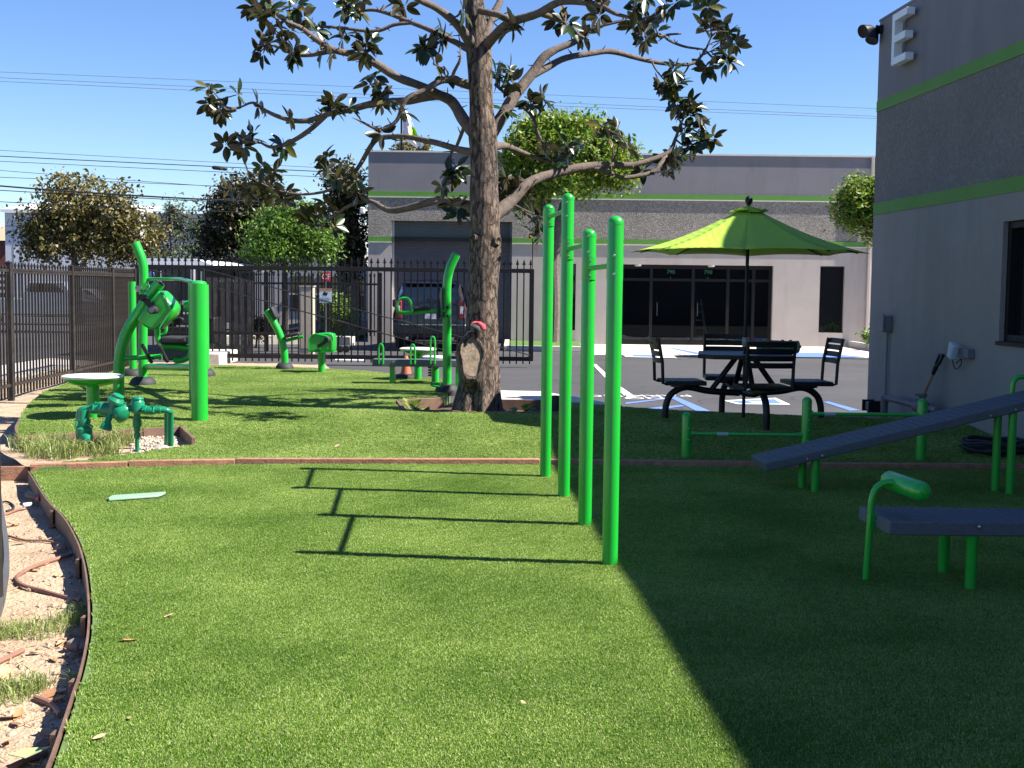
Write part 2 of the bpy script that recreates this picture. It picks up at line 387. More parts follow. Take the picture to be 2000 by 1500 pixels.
# ---- timber strip between the lawns
tb = thing('timber_border', 'long reddish timber strip dividing the near lawn from the raised lawn', 'timber edging', (0, 10.8, 0))
for a, b in zip(TIMB[:-1], TIMB[1:]):
    n = max(1, round((b - a).length / 2.0))
    for i in range(n):
        p = a.lerp(b, i / n); q = a.lerp(b, (i + 1) / n); d = (q - p).normalized() * .006
        j = random.uniform(-.006, .006)
        obj('plank', MB().bar(p + d + Vector((0, 0, -.035 + j)), q - d + Vector((0, 0, -.035 + random.uniform(-.006, .006))), .075, .17), timber, tb, bevel=.006)
# low red board closing the strip at the left
obj('plank', MB().bar(gnd(0, 918, -.02) + Vector((0, 0, -.05)), gnd(56, 917, -.02) + Vector((0, 0, -.05)), .03, .16), timber, tb, bevel=.004)
# ---- edging of the raised lawn on the left
ul = up_far[18:25]
ul = [Vector(p) for p in cm([tuple(p) for p in ul], 4)]
e2 = thing('lawn_edging', 'low brown edging round the raised lawn beside the iron fence', 'edging', (ul[5].x, ul[5].y, -.1))
obj('edging_board', band(MB(), list(reversed(ul)), -.2, .14, .014), brownedge, e2)
# ---- pipe bed
BED = [G(33, 866), G(200, 849), G(353, 831), G(378, 868)]
bed = thing('bed_boards', 'brown boards round the planting bed with the green pipes', 'edging', (BED[1].x, BED[1].y, -.1))
for a, b, nn in ((BED[0], BED[1], 2), (BED[1], BED[2], 2), (BED[2], BED[3], 1)):
    for i in range(nn):
        p = a.lerp(b, i / nn); q = a.lerp(b, (i + 1) / nn); d = (q - p).normalized() * .004
        obj('board', MB().bar(Vector((p.x, p.y, .0)) + d, Vector((q.x, q.y, .0)) - d, .035, .24), brownedge, bed, bevel=.004)
bp_ = [BED[0] + Vector((-.3, .1, 0)), BED[1], BED[2], BED[3], G(230, 889), G(120, 903), G(60, 912)]
struct('pipe_bed_soil', poly_sheet([(p.x, p.y) for p in bp_], lambda x, y: .015 + .02 * noise.noise((x*4, y*4, 1)), .15, 0), soil)
# ---- tree bed
TB = [G(1114, 786), G(1108, 806), G(1000, 808), G(880, 805), G(790, 803), G(776, 784), G(866, 779)]
tbp = [TB[0], TB[1], TB[2], TB[3], TB[4], TB[5], TB[6], G(880, 770), G(965, 770), G(1050, 782)]
darksoil = M('dark mulch', (.075, .045, .028), rough=.95, var=.5, scale=25, bump=1, bscale=60, dirt=(.2, .13, .08))
struct('tree_bed_soil', poly_sheet([(p.x, p.y) for p in tbp], lambda x, y: .06 + .02 * noise.noise((x*4, y*4, 1)), .2, 0), darksoil)
tbb = thing('tree_bed_boards', 'brown boards round the planting bed at the foot of the big tree', 'edging', (TB[4].x, TB[4].y, 0))
for p, q in ((TB[4], TB[3]), (TB[3], TB[2]), (TB[2], TB[1]), (TB[4], TB[5]), (TB[5], TB[6]), (G(962, 783), G(1056, 784))):
    obj('board', MB().bar(Vector((p.x, p.y, .10)), Vector((q.x, q.y, .10)), .04, .18), timber if p is TB[3] else brownedge, tbb, bevel=.004)
# ---- concrete pieces
def slab(name, px, z, th=.16, mat=None, step=.8):
    P = [gnd(*p, z) for p in px]
    return struct(name, poly_sheet([(p.x, p.y) for p in P], lambda x, y: z, step, th), mat or concrete)
slab('concrete_walk', [(958, 762), (1055, 764), (1120, 774), (1215, 792), (1160, 792), (1100, 786), (1055, 783), (955, 783)], .10, .3)
slab('concrete_kerb_strip', [(1215, 794), (1300, 803), (1500, 812), (1700, 821), (1700, 817), (1500, 808), (1300, 799)], -.02, .14)
fx = lambda px: (px - 1000) / F * 37.5
FY = 37.5
struct('entrance_pavement', MB().bx(fx(1128), fx(2300), 31.6, FY + .3, ASPH - .1, ASPH + .012), concrete)
struct('planter_grass', MB().bx(fx(995), fx(1125), 33.4, FY - .02, ASPH - .1, ASPH + .1), M('grass patch', (.07, .15, .025), rough=.9, var=.35, scale=14, bump=1, bscale=80))
pk = thing('planter_kerb', 'pale kerb round the grass strip under the round-crowned tree', 'kerb', (fx(1060), 33.3, ASPH))
obj('kerb_stone', MB().bx(fx(990), fx(1127), 33.2, 33.38, ASPH, ASPH + .14), concrete, pk, bevel=.01)
obj('kerb_stone', MB().bx(fx(985), fx(994), 33.4, FY - .05, ASPH, ASPH + .13), concrete, pk, bevel=.01)
pk = thing('planter_kerb', 'pale kerb of the planter at the far right end of the low building', 'kerb', (fx(1680), 35.2, ASPH))
obj('kerb_stone', MB().bx(fx(1655), fx(1900), 34.6, 34.9, ASPH, ASPH + .2), concrete, pk, bevel=.01)
obj('kerb_stone', MB().bx(fx(1655), fx(1663), 34.92, FY - .05, ASPH, ASPH + .2), concrete, pk, bevel=.01)
struct('street_pavement', MB().prism([(-8.6, 6, ASPH), (-8.75, 26, ASPH), (-10.2, 27, ASPH), (-10.2, 6, ASPH)], (0, 0, .05)), concrete)
# grass median behind the gate
def gm(px, py): return gnd(px, py, ASPH)
struct('street_median', MB().prism([gm(418, 668), gm(690, 668), gm(720, 656), gm(700, 650), gm(430, 650)], (0, 0, .12)), M('grass patch'))
kb = thing('street_kerb', 'pale concrete kerb in front of the grass strip beyond the gate', 'kerb', gm(560, 672))
for i in range(4):
    a, b = gm(418 + 68 * i, 672), gm(418 + 68 * (i + 1), 672 + (2 if i == 3 else 0))
    obj('kerb_stone', MB().bar(a.lerp(b, .01) + Vector((0, 0, .1)), b.lerp(a, .01) + Vector((0, 0, .1)), .3, .3), concrete, kb, bevel=.02)
a = gm(420, 715)
tag(obj('gate_stop_block', MB().bx(a.x - .75, a.x + .12, a.y - .1, a.y + 1.6, ASPH, ASPH + .27), concrete, bevel=.02), 'low pale concrete block at the left end of the sliding gate', 'block')
# ---- painted markings (each a sheet a few mm proud)
def mark(name, px, mat, label=None, z=ASPH + .006):
    P = [gnd(*p, z) for p in px]
    return struct(name, MB().add([tuple(p) for p in P], [tuple(range(len(P)))]), mat, smooth=False)
mark('parking_line', [(1158, 712), (1164, 711), (1212, 755), (1243, 776), (1228, 778), (1200, 757)], whiteline)
mark('parking_line', [(440, 713), (560, 717), (655, 722), (600, 723), (440, 716)], whiteline)
mark('parking_line', [(655, 700), (710, 701), (712, 704), (655, 703)], whiteline)
mark('hatch_line', [(1222, 786), (1290, 779), (1298, 780), (1222, 789)], blueline)
mark('hatch_line', [(1262, 797), (1330, 791), (1338, 793), (1290, 799)], blueline)
mark('hatch_line', [(1300, 772), (1312, 771), (1388, 803), (1365, 805)], blueline)
mark('hatch_line', [(1608, 785), (1618, 784), (1680, 801), (1660, 802)], blueline)
mark('accessible_bay_border', [(1413, 782), (1515, 777), (1544, 790), (1440, 789)], whiteline)
mark('accessible_bay_square', [(1428, 783), (1512, 779), (1528, 788), (1445, 787)], blueline, z=ASPH + .010)
mark('accessible_bay_sign', [(1462, 784), (1488, 783), (1492, 786), (1468, 786)], whiteline, z=ASPH + .014)
mark('parking_line', [(1688, 781), (1700, 780), (1700, 784), (1690, 784)], whiteline)
p0 = gnd(1252, 775, ASPH + .006)
struct('painted_words', text_mb('NO\nPARKING', .42, Matrix.Translation(p0) @ Matrix.Rotation(R(188), 4, 'Z')), whiteline, smooth=False)
PZ = ASPH + .018
mark('accessible_sign_border', [(1213, 690), (1310, 692), (1322, 699), (1222, 697)], whiteline, z=PZ)
mark('accessible_sign_square', [(1232, 692), (1278, 693), (1284, 697), (1238, 696)], blueline, z=PZ + .004)
mark('blue_kerb_paint', [(1310, 680), (1318, 680), (1372, 690), (1358, 691)], blueline, z=PZ)
mark('blue_kerb_paint', [(1556, 689), (1600, 689), (1690, 697), (1660, 698), (1556, 697)], blueline, z=PZ)
# ------------------------------------------------------------------ buildings
def aggregate_mat(name, c0, c1, c2):
    m, t, b = nodes_mat(name); N = t.nodes.new; L = t.links.new
    tc = N('ShaderNodeTexCoord')
    v = N('ShaderNodeTexVoronoi'); v.inputs['Scale'].default_value = 34
    n = N('ShaderNodeTexNoise'); n.inputs['Scale'].default_value = 1.1; n.inputs['Detail'].default_value = 8; n.inputs['Roughness'].default_value = .7
    L(tc.outputs['Object'], v.inputs['Vector']); L(tc.outputs['Object'], n.inputs['Vector'])
    sp = N('ShaderNodeSeparateColor'); L(v.outputs['Color'], sp.inputs[0])
    r = N('ShaderNodeValToRGB'); e = r.color_ramp.elements; e[0].position = .1; e[1].position = .95
    e[0].color = (*c0, 1); e[1].color = (*c2, 1); x = e.new(.6); x.color = (*c1, 1); L(sp.outputs[0], r.inputs[0])
    r2 = N('ShaderNodeValToRGB'); r2.color_ramp.elements[0].position = .3; r2.color_ramp.elements[1].position = .7
    r2.color_ramp.elements[0].color = (.85, .85, .85, 1); r2.color_ramp.elements[1].color = (1.12, 1.1, 1.07, 1); L(n.outputs[0], r2.inputs[0])
    mx = N('ShaderNodeMixRGB'); mx.blend_type = 'MULTIPLY'; mx.inputs[0].default_value = 1; L(r.outputs[0], mx.inputs[1]); L(r2.outputs[0], mx.inputs[2])
    L(mx.outputs[0], b.inputs['Base Color']); b.inputs['Roughness'].default_value = .9
    bp = N('ShaderNodeBump'); bp.inputs['Strength'].default_value = .6; bp.inputs['Distance'].default_value = .012; bp.invert = True
    L(v.outputs['Distance'], bp.inputs['Height']); L(bp.outputs[0], b.inputs['Normal'])
    return m
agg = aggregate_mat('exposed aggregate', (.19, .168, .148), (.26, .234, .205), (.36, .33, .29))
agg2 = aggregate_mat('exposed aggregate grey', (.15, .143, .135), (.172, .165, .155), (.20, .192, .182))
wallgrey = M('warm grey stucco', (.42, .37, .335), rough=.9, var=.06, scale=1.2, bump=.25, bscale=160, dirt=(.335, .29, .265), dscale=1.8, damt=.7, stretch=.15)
wallgrey_shaded = M('grey stucco', (.26, .24, .22), rough=.9, var=.07, scale=1.2, bump=.25, bscale=160, dirt=(.20, .185, .17), dscale=1.6, damt=.6, stretch=.2)  # same paint as wallgrey, darkened so the colour carries this wall's shade
wallsmooth = M('dark grey parapet paint', (.20, .19, .20), rough=.9, var=.07, scale=1.0, bump=.2, bscale=150, dirt=(.15, .145, .15), dscale=1.6, damt=.6, stretch=.15)
stripe = M('lime stripe paint', (.10, .25, .035), rough=.7, var=.08, scale=2)
capm = M('pale metal cap', (.55, .54, .50), rough=.6, var=.08)
def facade(T, x0, x1, z0, z1, holes, depth=.25):
    """front face in local x/z (outward -y), with openings (x0,x1,z0,z1) that have reveals; T = local->world"""
    mb = MB(T)
    xs = sorted({x0, x1} | {min(max(v, x0), x1) for h in holes for v in h[:2]}); zs = sorted({z0, z1} | {min(max(v, z0), z1) for h in holes for v in h[2:4]})
    inside = lambda x, z: any(h[0] < x < h[1] and h[2] < z < h[3] for h in holes)
    for a, b in zip(xs[:-1], xs[1:]):
        for c, d in zip(zs[:-1], zs[1:]):
            if not inside((a+b)/2, (c+d)/2): mb.add([(a,0,c),(b,0,c),(b,0,d),(a,0,d)], [(0,1,2,3)])
    for h in holes:
        a, b = max(h[0], x0), min(h[1], x1); c, d = max(h[2], z0), min(h[3], z1)
        if a >= b or c >= d: continue
        if h[0] >= x0: mb.add([(a,0,c),(a,depth,c),(a,depth,d),(a,0,d)], [(0,1,2,3)])
        if h[1] <= x1: mb.add([(b,0,c),(b,0,d),(b,depth,d),(b,depth,c)], [(0,1,2,3)])
        if h[3] <= z1: mb.add([(a,0,d),(a,depth,d),(b,depth,d),(b,0,d)], [(0,1,2,3)])
        if h[2] >= z0: mb.add([(a,0,c),(b,0,c),(b,depth,c),(a,depth,c)], [(0,1,2,3)])
    # ends, top, so that the panel is a slab
    mb.add([(x0,0,z0),(x0,0,z1),(x0,depth,z1),(x0,depth,z0)], [(0,1,2,3)]); mb.add([(x1,0,z0),(x1,depth,z0),(x1,depth,z1),(x1,0,z1)], [(0,1,2,3)])
    mb.add([(x0,0,z1),(x1,0,z1),(x1,depth,z1),(x0,depth,z1)], [(0,1,2,3)])
    return mb
# ---------------- low building across the car park
zf = lambda py, px: at(px, py, FY).z
FB = thing('low_building', 'long low grey building with lime stripes and a roll-up door across the car park', 'building', (fx(1200), FY, ASPH))
T = Matrix.Translation((0, FY, 0))
ZT = zf(302, 1200); S1a, S1b = zf(393, 1600), zf(383, 1600); S0a, S0b = zf(472, 1200), zf(462, 1200)
S0a, S0b = zf(478, 1300), zf(468.5, 1300)
DOOR = (fx(763), fx(997), ASPH, zf(432, 880)); STORE = (fx(1197), fx(1506), ASPH, zf(517.5, 1350)); WIN = (fx(1597), fx(1645), zf(650, 1620), zf(520, 1620)); SLIT = (fx(1112), fx(1122), zf(645, 1117), zf(515, 1117))
HO = [DOOR, STORE, WIN, SLIT]
XJ = [fx(717), fx(1037), fx(1690), fx(2350)]
for a, b in zip(XJ[:-1], XJ[1:]):
    a += .012; b -= .012
    obj('wall_panel', facade(T, a, b, ASPH, S0a, HO), wallgrey, FB, smooth=False)
    obj('wall_panel', facade(T, a, b, S0b, S1a, HO), agg, FB, smooth=False)
    obj('wall_panel', facade(T, a, b, S1b, ZT, HO), wallsmooth, FB, smooth=False)
    Tp = Matrix.Translation((0, FY - .03, 0))
    hs = [h for h in HO if h is DOOR]
    obj('stripe', facade(Tp, a, b, S0a + .001, S0b - .001, hs, .28), stripe, FB, smooth=False); obj('stripe', facade(Tp, a, b, S1a + .001, S1b - .001, hs, .28), stripe, FB, smooth=False)
    mb = MB(Matrix.Translation((0, FY - .045, 0)))
    for zz in (S0a - .03, S1a - .03):
        if zz < 3 and a < DOOR[0]: mb.bx(a, DOOR[0], 0, .044, zz, zz + .03); mb.bx(DOOR[1], b, 0, .044, zz, zz + .03)
        else: mb.bx(a, b, 0, .044, zz, zz + .03)
    obj('ledge', mb, capm, FB)
    obj('coping', MB().bx(a, b, FY - .04, FY + .3, ZT + .001, ZT + .05), capm, FB)
obj('joint', MB().bx(XJ[0] + .05, XJ[-1] - .05, FY + .06, FY + .2, ZT - .4, ZT - .02), M('joint sealant', (.05, .05, .05)), FB)
obj('side_wall', MB().bx(XJ[0], XJ[0] + .2, FY + .27, FY + 25, ASPH, ZT), wallsmooth, FB)
obj('roof', MB().bx(XJ[0] + .21, XJ[-1], FY + .3, FY + 25, ZT - .5, ZT - .35), wallsmooth, FB)
# reach the sky line: rooftop unit edge
obj('roof_hatch', MB().bx(fx(1352), fx(1432), FY + 3, FY + 5, ZT - .3, ZT + .14), M('dark roof metal', (.12, .10, .10)), FB)
# roll-up door: curtain of narrow slats, each slat bowed
def rollup(x0, x1, z0, z1, y, n):
    mb = MB(); h = (z1 - z0) / n
    for i in range(n):
        z = z0 + i * h
        mb.add([(x0, y + .009, z), (x1, y + .009, z), (x1, y, z + h*.35), (x0, y, z + h*.35), (x1, y, z + h*.75), (x0, y, z + h*.75), (x1, y + .009, z + h), (x0, y + .009, z + h)], [(0,1,2,3),(3,2,4,5),(5,4,6,7)])
    return mb
rdm = M('grey door paint', (.115, .11, .125), rough=.85, spec=.15, var=.08, scale=2, dirt=(.09, .085, .09), damt=.4)
dr = obj('roll_up_door', rollup(DOOR[0] + .04, DOOR[1] - .04, ASPH, DOOR[3] - .004, FY + .19, 46), rdm, FB, smooth=False)
obj('backing', MB().bx(DOOR[0] - .1, DOOR[1] + .1, FY + .26, FY + .29, ASPH, DOOR[3] + .1), rdm, dr)
obj('back_wall', MB().bx(XJ[0] + .21, XJ[-1], FY + 24.8, FY + 25, ASPH, ZT - .51), wallsmooth, FB); obj('side_wall', MB().bx(XJ[-1] - .2, XJ[-1] - .01, FY + .3, FY + 24.7, ASPH, ZT - .51), wallsmooth, FB)
obj('door_track', MB().bx(DOOR[0] + .002, DOOR[0] + .07, FY + .15, FY + .24, ASPH, DOOR[3] - .004), capm, dr)
obj('door_track', MB().bx(DOOR[1] - .07, DOOR[1] - .002, FY + .15, FY + .24, ASPH, DOOR[3] - .004), wallsmooth, dr)
# storefront: recessed glazing in black frames with dim room behind
sx = lambda px: fx(px)
fr = M('black anodised frame', (.007, .007, .008), rough=.5, var=.2, spec=.25)
SF = obj('storefront', MB().bx(STORE[0] + .001, STORE[1] - .001, FY + .16, FY + .24, STORE[3] - .12, STORE[3] - .001), fr, FB)
muls = [1200, 1270, 1352, 1420, 1470, 1503]
for p in muls: obj('mullion', MB().bx(sx(p) - .045, sx(p) + .045, FY + .15, FY + .25, ASPH + .013, STORE[3] - .122), fr, SF)
zt = zf(547, 1350)
for a, b in zip(muls[:-1], muls[1:]):
    x0, x1 = sx(a) + .047, sx(b) - .047
    obj('transom', MB().bx(x0, x1, FY + .16, FY + .24, zt - .04, zt + .04), fr, SF); obj('sill', MB().bx(x0, x1, FY + .16, FY + .24, ASPH + .013, ASPH + .16), fr, SF)
def clear_glass():
    m, t, b = nodes_mat('tinted storefront glass'); N = t.nodes.new; L = t.links.new
    tr = N('ShaderNodeBsdfTransparent'); tr.inputs[0].default_value = (.5, .53, .55, 1)
    gl = N('ShaderNodeBsdfGlossy'); gl.inputs['Roughness'].default_value = .02; gl.inputs[0].default_value = (.8, .85, .9, 1)
    fr_ = N('ShaderNodeFresnel'); fr_.inputs[0].default_value = 1.45
    mx = N('ShaderNodeMixShader'); L(fr_.outputs[0], mx.inputs[0]); L(tr.outputs[0], mx.inputs[1]); L(gl.outputs[0], mx.inputs[2]); L(mx.outputs[0], t.nodes['Material Output'].inputs[0])
    return m
cg = clear_glass()
for a, b in zip(muls[:-1], muls[1:]):
    x0, x1 = sx(a) + .047, sx(b) - .047
    obj('pane', MB().bx(x0, x1, FY + .195, FY + .205, ASPH + .162, zt - .042), cg, SF); obj('pane', MB().bx(x0, x1, FY + .195, FY + .205, zt + .042, STORE[3] - .122), cg, SF)
lm = M('green vinyl numbers', (.015, .14, .05), rough=.6)
for p, s, l in ((1308, '790', 'A'), (1381, '790', 'B')):
    for tx, dz, sz in ((s, .06, .17), (l, -.14, .13)):
        obj('number', text_mb(tx, sz, Matrix.Translation((sx(p), FY + .19, (zt + STORE[3]) / 2 + dz - .05)) @ Matrix.Rotation(pi/2, 4, 'X'), .001), lm, SF, smooth=False)
for p in (1272 + 4, 1352 + 3): obj('door_handle', MB().tube([(sx(p) + .09, FY + .11, .75), (sx(p) + .09, FY + .11, 1.15)], .014, 8).tube([(sx(p) + .09, FY + .11, .8), (sx(p) + .09, FY + .16, .8)], .01, 6).tube([(sx(p) + .09, FY + .11, 1.1), (sx(p) + .09, FY + .16, 1.1)], .01, 6), M('dark bronze', (.05, .05, .05), rough=.4, metal=.6), SF)
rm = M('dim interior paint', (.03, .03, .03), rough=.9)
obj('interior', MB().bx(STORE[0] - .6, STORE[1] + .6, FY + 4, FY + 4.1, ASPH, 3).bx(STORE[0] - .6, STORE[0] - .5, FY + .3, FY + 4, ASPH, 3).bx(STORE[1] + .5, STORE[1] + .6, FY + .3, FY + 4, ASPH, 3).bx(STORE[0] - .6, STORE[1] + .6, FY + .3, FY + 4.1, 3, 3.1).bx(STORE[0] - .6, STORE[1] + .6, FY + .3, FY + 4.1, ASPH - .01, ASPH + .03), rm, SF)
wn = obj('window', MB().bx(WIN[0] + .001, WIN[0] + .05, FY + .12, FY + .2, WIN[2] + .001, WIN[3] - .001).bx(WIN[1] - .05, WIN[1] - .001, FY + .12, FY + .2, WIN[2] + .001, WIN[3] - .001).bx(WIN[0] + .05, WIN[1] - .05, FY + .12, FY + .2, WIN[3] - .05, WIN[3] - .001).bx(WIN[0] + .05, WIN[1] - .05, FY + .12, FY + .2, WIN[2] + .001, WIN[2] + .05), fr, FB)
obj('pane', MB().bx(WIN[0] + .05, WIN[1] - .05, FY + .16, FY + .17, WIN[2] + .05, WIN[3] - .05), darkglass, wn)
wn = obj('window', MB().bx(SLIT[0] + .001, SLIT[0] + .03, FY + .12, FY + .2, SLIT[2], SLIT[3] - .001).bx(SLIT[1] - .03, SLIT[1] - .001, FY + .12, FY + .2, SLIT[2], SLIT[3] - .001), fr, FB)
obj('pane', MB().bx(SLIT[0] + .03, SLIT[1] - .03, FY + .16, FY + .17, SLIT[2] + .001, SLIT[3] - .001), darkglass, wn)
obj('downspout', MB().bx(XJ[2] - .04, XJ[2] + .05, FY - .09, FY - .005, ASPH + .1, S0a - .04), wallgrey, FB, bevel=.01)
obj('downspout', MB().bx(XJ[2] - .04, XJ[2] + .05, FY - .13, FY - .05, S0a - .03, ZT - .02), wallgrey, FB, bevel=.01)
for p in (1243, 1386): obj('recessed_lamp', MB().lathe([(.09, 0), (.11, .03), (.11, .05)], (sx(p), FY + .08, STORE[3] - .054), 12), capm, FB)
# stepladder seen through the glass
ld = thing('stepladder', 'grey metal stepladder standing behind the glass entrance doors', 'ladder', (sx(1370), FY + .8, ASPH + .04))
lc = M('aluminium', (.5, .5, .5), rough=.4, metal=.8)
A = Vector((sx(1370), FY + .8, 1.15))
for dx, dy, nm in ((-.16, -.1, 'rail'), (.30, -.1, 'rail'), (-.16, .5, 'rear_leg'), (.30, .5, 'rear_leg')):
    obj(nm, MB().bar(A + Vector((-.04 if dx < 0 else .06, 0, .1)), (sx(1370) + dx, FY + .8 + dy, ASPH + .04), .04, .03), lc, ld)
for i in range(5):
    t = i / 5; z = ASPH + .25 + i * .25; hw = .19 - .03 * i
    obj('step', MB().bx(sx(1370) + .05 - hw, sx(1370) + .05 + hw, FY + .7, FY + .78, z, z + .03), lc, ld)
# security cameras on the left corner
cb = thing('security_camera', 'small white security camera on the left corner of the low building', 'camera', at(708, 415, FY - .2))
p = at(708, 410, FY - .2)
obj('housing', MB().bx(p.x - .07, p.x + .07, p.y - .12, p.y + .1, p.z - .12, p.z + .08), whitep, cb, bevel=.03); obj('bracket', MB().bar((p.x + .06, p.y, p.z), (XJ[0] + .02, FY + .3, p.z), .04, .04), whitep, cb)
# ---------------- flag on the roof
fp = at(784, 290, FY + 4)
fl = thing('flag_pole', 'white and lime feather flag on a black pole over the low roof', 'flag', (fp.x, fp.y, ZT - .35))
pt = at(784, 210, FY + 4)
obj('pole', MB().tube([(fp.x, fp.y, ZT - .35), (pt.x, pt.y, pt.z)], .03, 8), blackm, fl)
flw = M('white flag cloth', (.75, .75, .78), rough=.8, var=.05)
rows = []; W = [(216, 786, 795), (232, 786, 803), (248, 786, 810), (262, 787, 816), (272, 792, 822), (282, 803, 828), (287, 812, 824)]
for py, xa, xb in W:
    rows.append([at(xa + (xb - xa) * i / 5, py + 2 * sin(i * 1.7), FY + 4 + .12 * sin(i * 1.9 + py * .05)) for i in range(6)])
mw, mg = MB(), MB()
for r in range(len(rows) - 1):
    for i in range(5):
        (mg if (r in (2, 3) and i >= 2 and i + r >= 5) else mw).add([rows[r][i], rows[r][i+1], rows[r+1][i+1], rows[r+1][i]], [(0, 1, 2, 3)])
f1 = obj('cloth', mw, flw, fl); obj('lime_patch', mg, M('lime flag cloth', (.32, .6, .03), rough=.8), f1)
# ---------------- near building on the right
NB = thing('corner_building', 'tall grey building with lime stripes and a letter E filling the right edge', 'building', (WC.x, WC.y, 0))
ang = math.atan2(WD.y, WD.x)
TW = Matrix.Translation(WC) @ Matrix(((WD.x, -WN.x, 0, 0), (WD.y, -WN.y, 0, 0), (0, 0, 1, 0), (0, 0, 0, 1)))   # local x along the wall, -y outward
def wallhit(px, py):
    d = ray(px, py); t = (WC - EYE).dot(WN) / d.dot(WN); return EYE + d * t
def wl(px, py):
    p = TW.inverted() @ wallhit(px, py); return p.x, p.z
LEN = 19; HT = wl(1721, 42)[1]
s0a, s0b = wl(1709, 420)[1], wl(1709, 397.5)[1]; s1a, s1b = wl(1717, 218)[1], wl(1717, 197)[1]
wx, wz1 = wl(1960, 433); _, wz0 = wl(1960, 667)
NW = [(wx, wx + 2.4, wz0, wz1)]
js = [0, LEN]
for a, b in zip(js[:-1], js[1:]):
    obj('wall_panel', facade(TW, a, b, -.2, s0a, NW), wallgrey_shaded, NB, smooth=False)
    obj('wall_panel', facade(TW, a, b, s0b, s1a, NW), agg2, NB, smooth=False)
    obj('wall_panel', facade(TW, a, b, s1b, HT, NW), wallsmooth, NB, smooth=False)
    Tq = TW @ Matrix.Translation((0, -.008, 0))
    obj('stripe', facade(Tq, a, b, s0a + .001, s0b - .001, [], .26), stripe, NB, smooth=False); obj('stripe', facade(Tq, a, b, s1a + .001, s1b - .001, [], .26), stripe, NB, smooth=False)
obj('coping', MB(TW).bx(0, LEN, -.012, .3, HT + .001, HT + .03), wallsmooth, NB)
obj('end_wall', MB(TW).bx(.0, .25, .251, 12, -.2, HT - .002), wallgrey_shaded, NB)
obj('roof', MB(TW).bx(.26, LEN, .3, 12, HT - .5, HT - .4), wallsmooth, NB)
wf = obj('window', MB(TW).bx(wx + .001, wx + .07, .05, .2, wz0 + .001, wz1 - .001).bx(wx + .07, wx + 2.33, .05, .2, wz1 - .07, wz1 - .001).bx(wx + .07, wx + 2.33, .05, .2, wz0 + .001, wz0 + .07).bx(wx + 2.33, wx + 2.399, .05, .2, wz0 + .001, wz1 - .001), fr, NB, bevel=.004)
obj('mullion', MB(TW).bx(wx + 1.17, wx + 1.23, .06, .19, wz0 + .071, wz1 - .071), fr, wf)
obj('sill', MB(TW).bx(wx - .03, wx + 2.43, -.02, .04, wz0 - .04, wz0 + .0), fr, wf)
for a, b in ((wx + .071, wx + 1.169), (wx + 1.231, wx + 2.329)): obj('pane', MB(TW).bx(a, b, .12, .13, wz0 + .071, wz1 - .071), darkglass, wf)
# letter E, a deep channel letter standing off the wall
ex0, ez1 = wl(1767, 30); ex1, _ = wl(1800, 30); _, ez0 = wl(1767, 128)
ew = .46; es = .085; dp = .10
E = MB(TW); off = .05
Eo = [(ex0, ez0), (ex0 + ew, ez0), (ex0 + ew, ez0 + es), (ex0 + es, ez0 + es), (ex0 + es, (ez0+ez1)/2 - es/2), (ex0 + ew*.92, (ez0+ez1)/2 - es/2), (ex0 + ew*.92, (ez0+ez1)/2 + es/2), (ex0 + es, (ez0+ez1)/2 + es/2), (ex0 + es, ez1 - es), (ex0 + ew, ez1 - es), (ex0 + ew, ez1), (ex0, ez1)]
E.prism([(a, -off, b) for a, b in Eo], (0, -dp, 0))
for zz in (ez0 + .06, ez1 - .06): E.bx(ex0 + .03, ex0 + .06, -off, 0, zz - .015, zz + .015)
obj('letter', E, M('white letter enamel', (.72, .74, .76), rough=.35, var=.03), NB, smooth=False, bevel=.003)['label'] = 'white raised letter E near the top corner'
# flood light on the corner
p = wallhit(1722, 55)
q = at(1703, 55, 15.9)
fl2 = thing('flood_light', 'black twin floodlight on the top corner of the building with the letter E', 'flood light', tuple(p))
obj('bracket', MB().tube([p + Vector((.02, -.02, -.02)), q + Vector((.05, 0, .02))], .025, 10).lathe([(.06, 0), (.06, .03)], p + Vector((-.03, -.02, -.02)), 12, (1, 0, 0)), blackm, fl2)
for a, dr_ in ((at(1695, 58, 15.75), Vector((-.8, -.5, -.35))), (at(1707, 68, 15.95), Vector((-.35, -.3, -.8)))):
    d = dr_.normalized()
    obj('lamp_head', MB().lathe([(.03, -.09), (.05, -.05), (.06, 0), (.085, .08), (.085, .095), (.07, .09), (.02, .085)], a, 14, d), blackm, fl2)
# electrical box and conduit
x0, z1 = wl(1734, 618); x1, z0 = wl(1751, 650)
eb = thing('electrical_box', 'grey electrical box with a thin conduit down to the ground on the shaded wall', 'electrical box', TW @ Vector(((x0+x1)/2, 0, 0)))
bxm = M('grey enamel box', (.15, .16, .17), rough=.5, var=.1)
obj('box', MB(TW).bx(x0, x0 + .17, -.10, -.001, z0, z1 + .01), bxm, eb, bevel=.008); obj('cover', MB(TW).bx(x0 - .01, x0 + .18, -.125, -.101, z0 + .01, z1 + .03), bxm, eb, bevel=.006)
obj('conduit', MB(TW).tube([(x0 + .085, -.03, z0 - .001), (x0 + .085, -.03, .05)], .014, 8), bxm, eb)
# small relay box at the foot of the wall
x0, z1 = wl(1706, 783); x1, z0 = wl(1721, 803)
sb = thing('meter_box', 'small grey box low on the wall corner beside the car park', 'meter box', TW @ Vector((x0 + .1, 0, 0)))
obj('box', MB(TW).bx(x0 + .03, x0 + .22, -.12, -.001, z0, z1), bxm, sb, bevel=.006); [obj('frame_bar', MB(TW).bx(x0 + q, x0 + q + .028, -.15, -.001, z0 - .02, z1 + .02), blackm, sb) for q in (0, .222)]
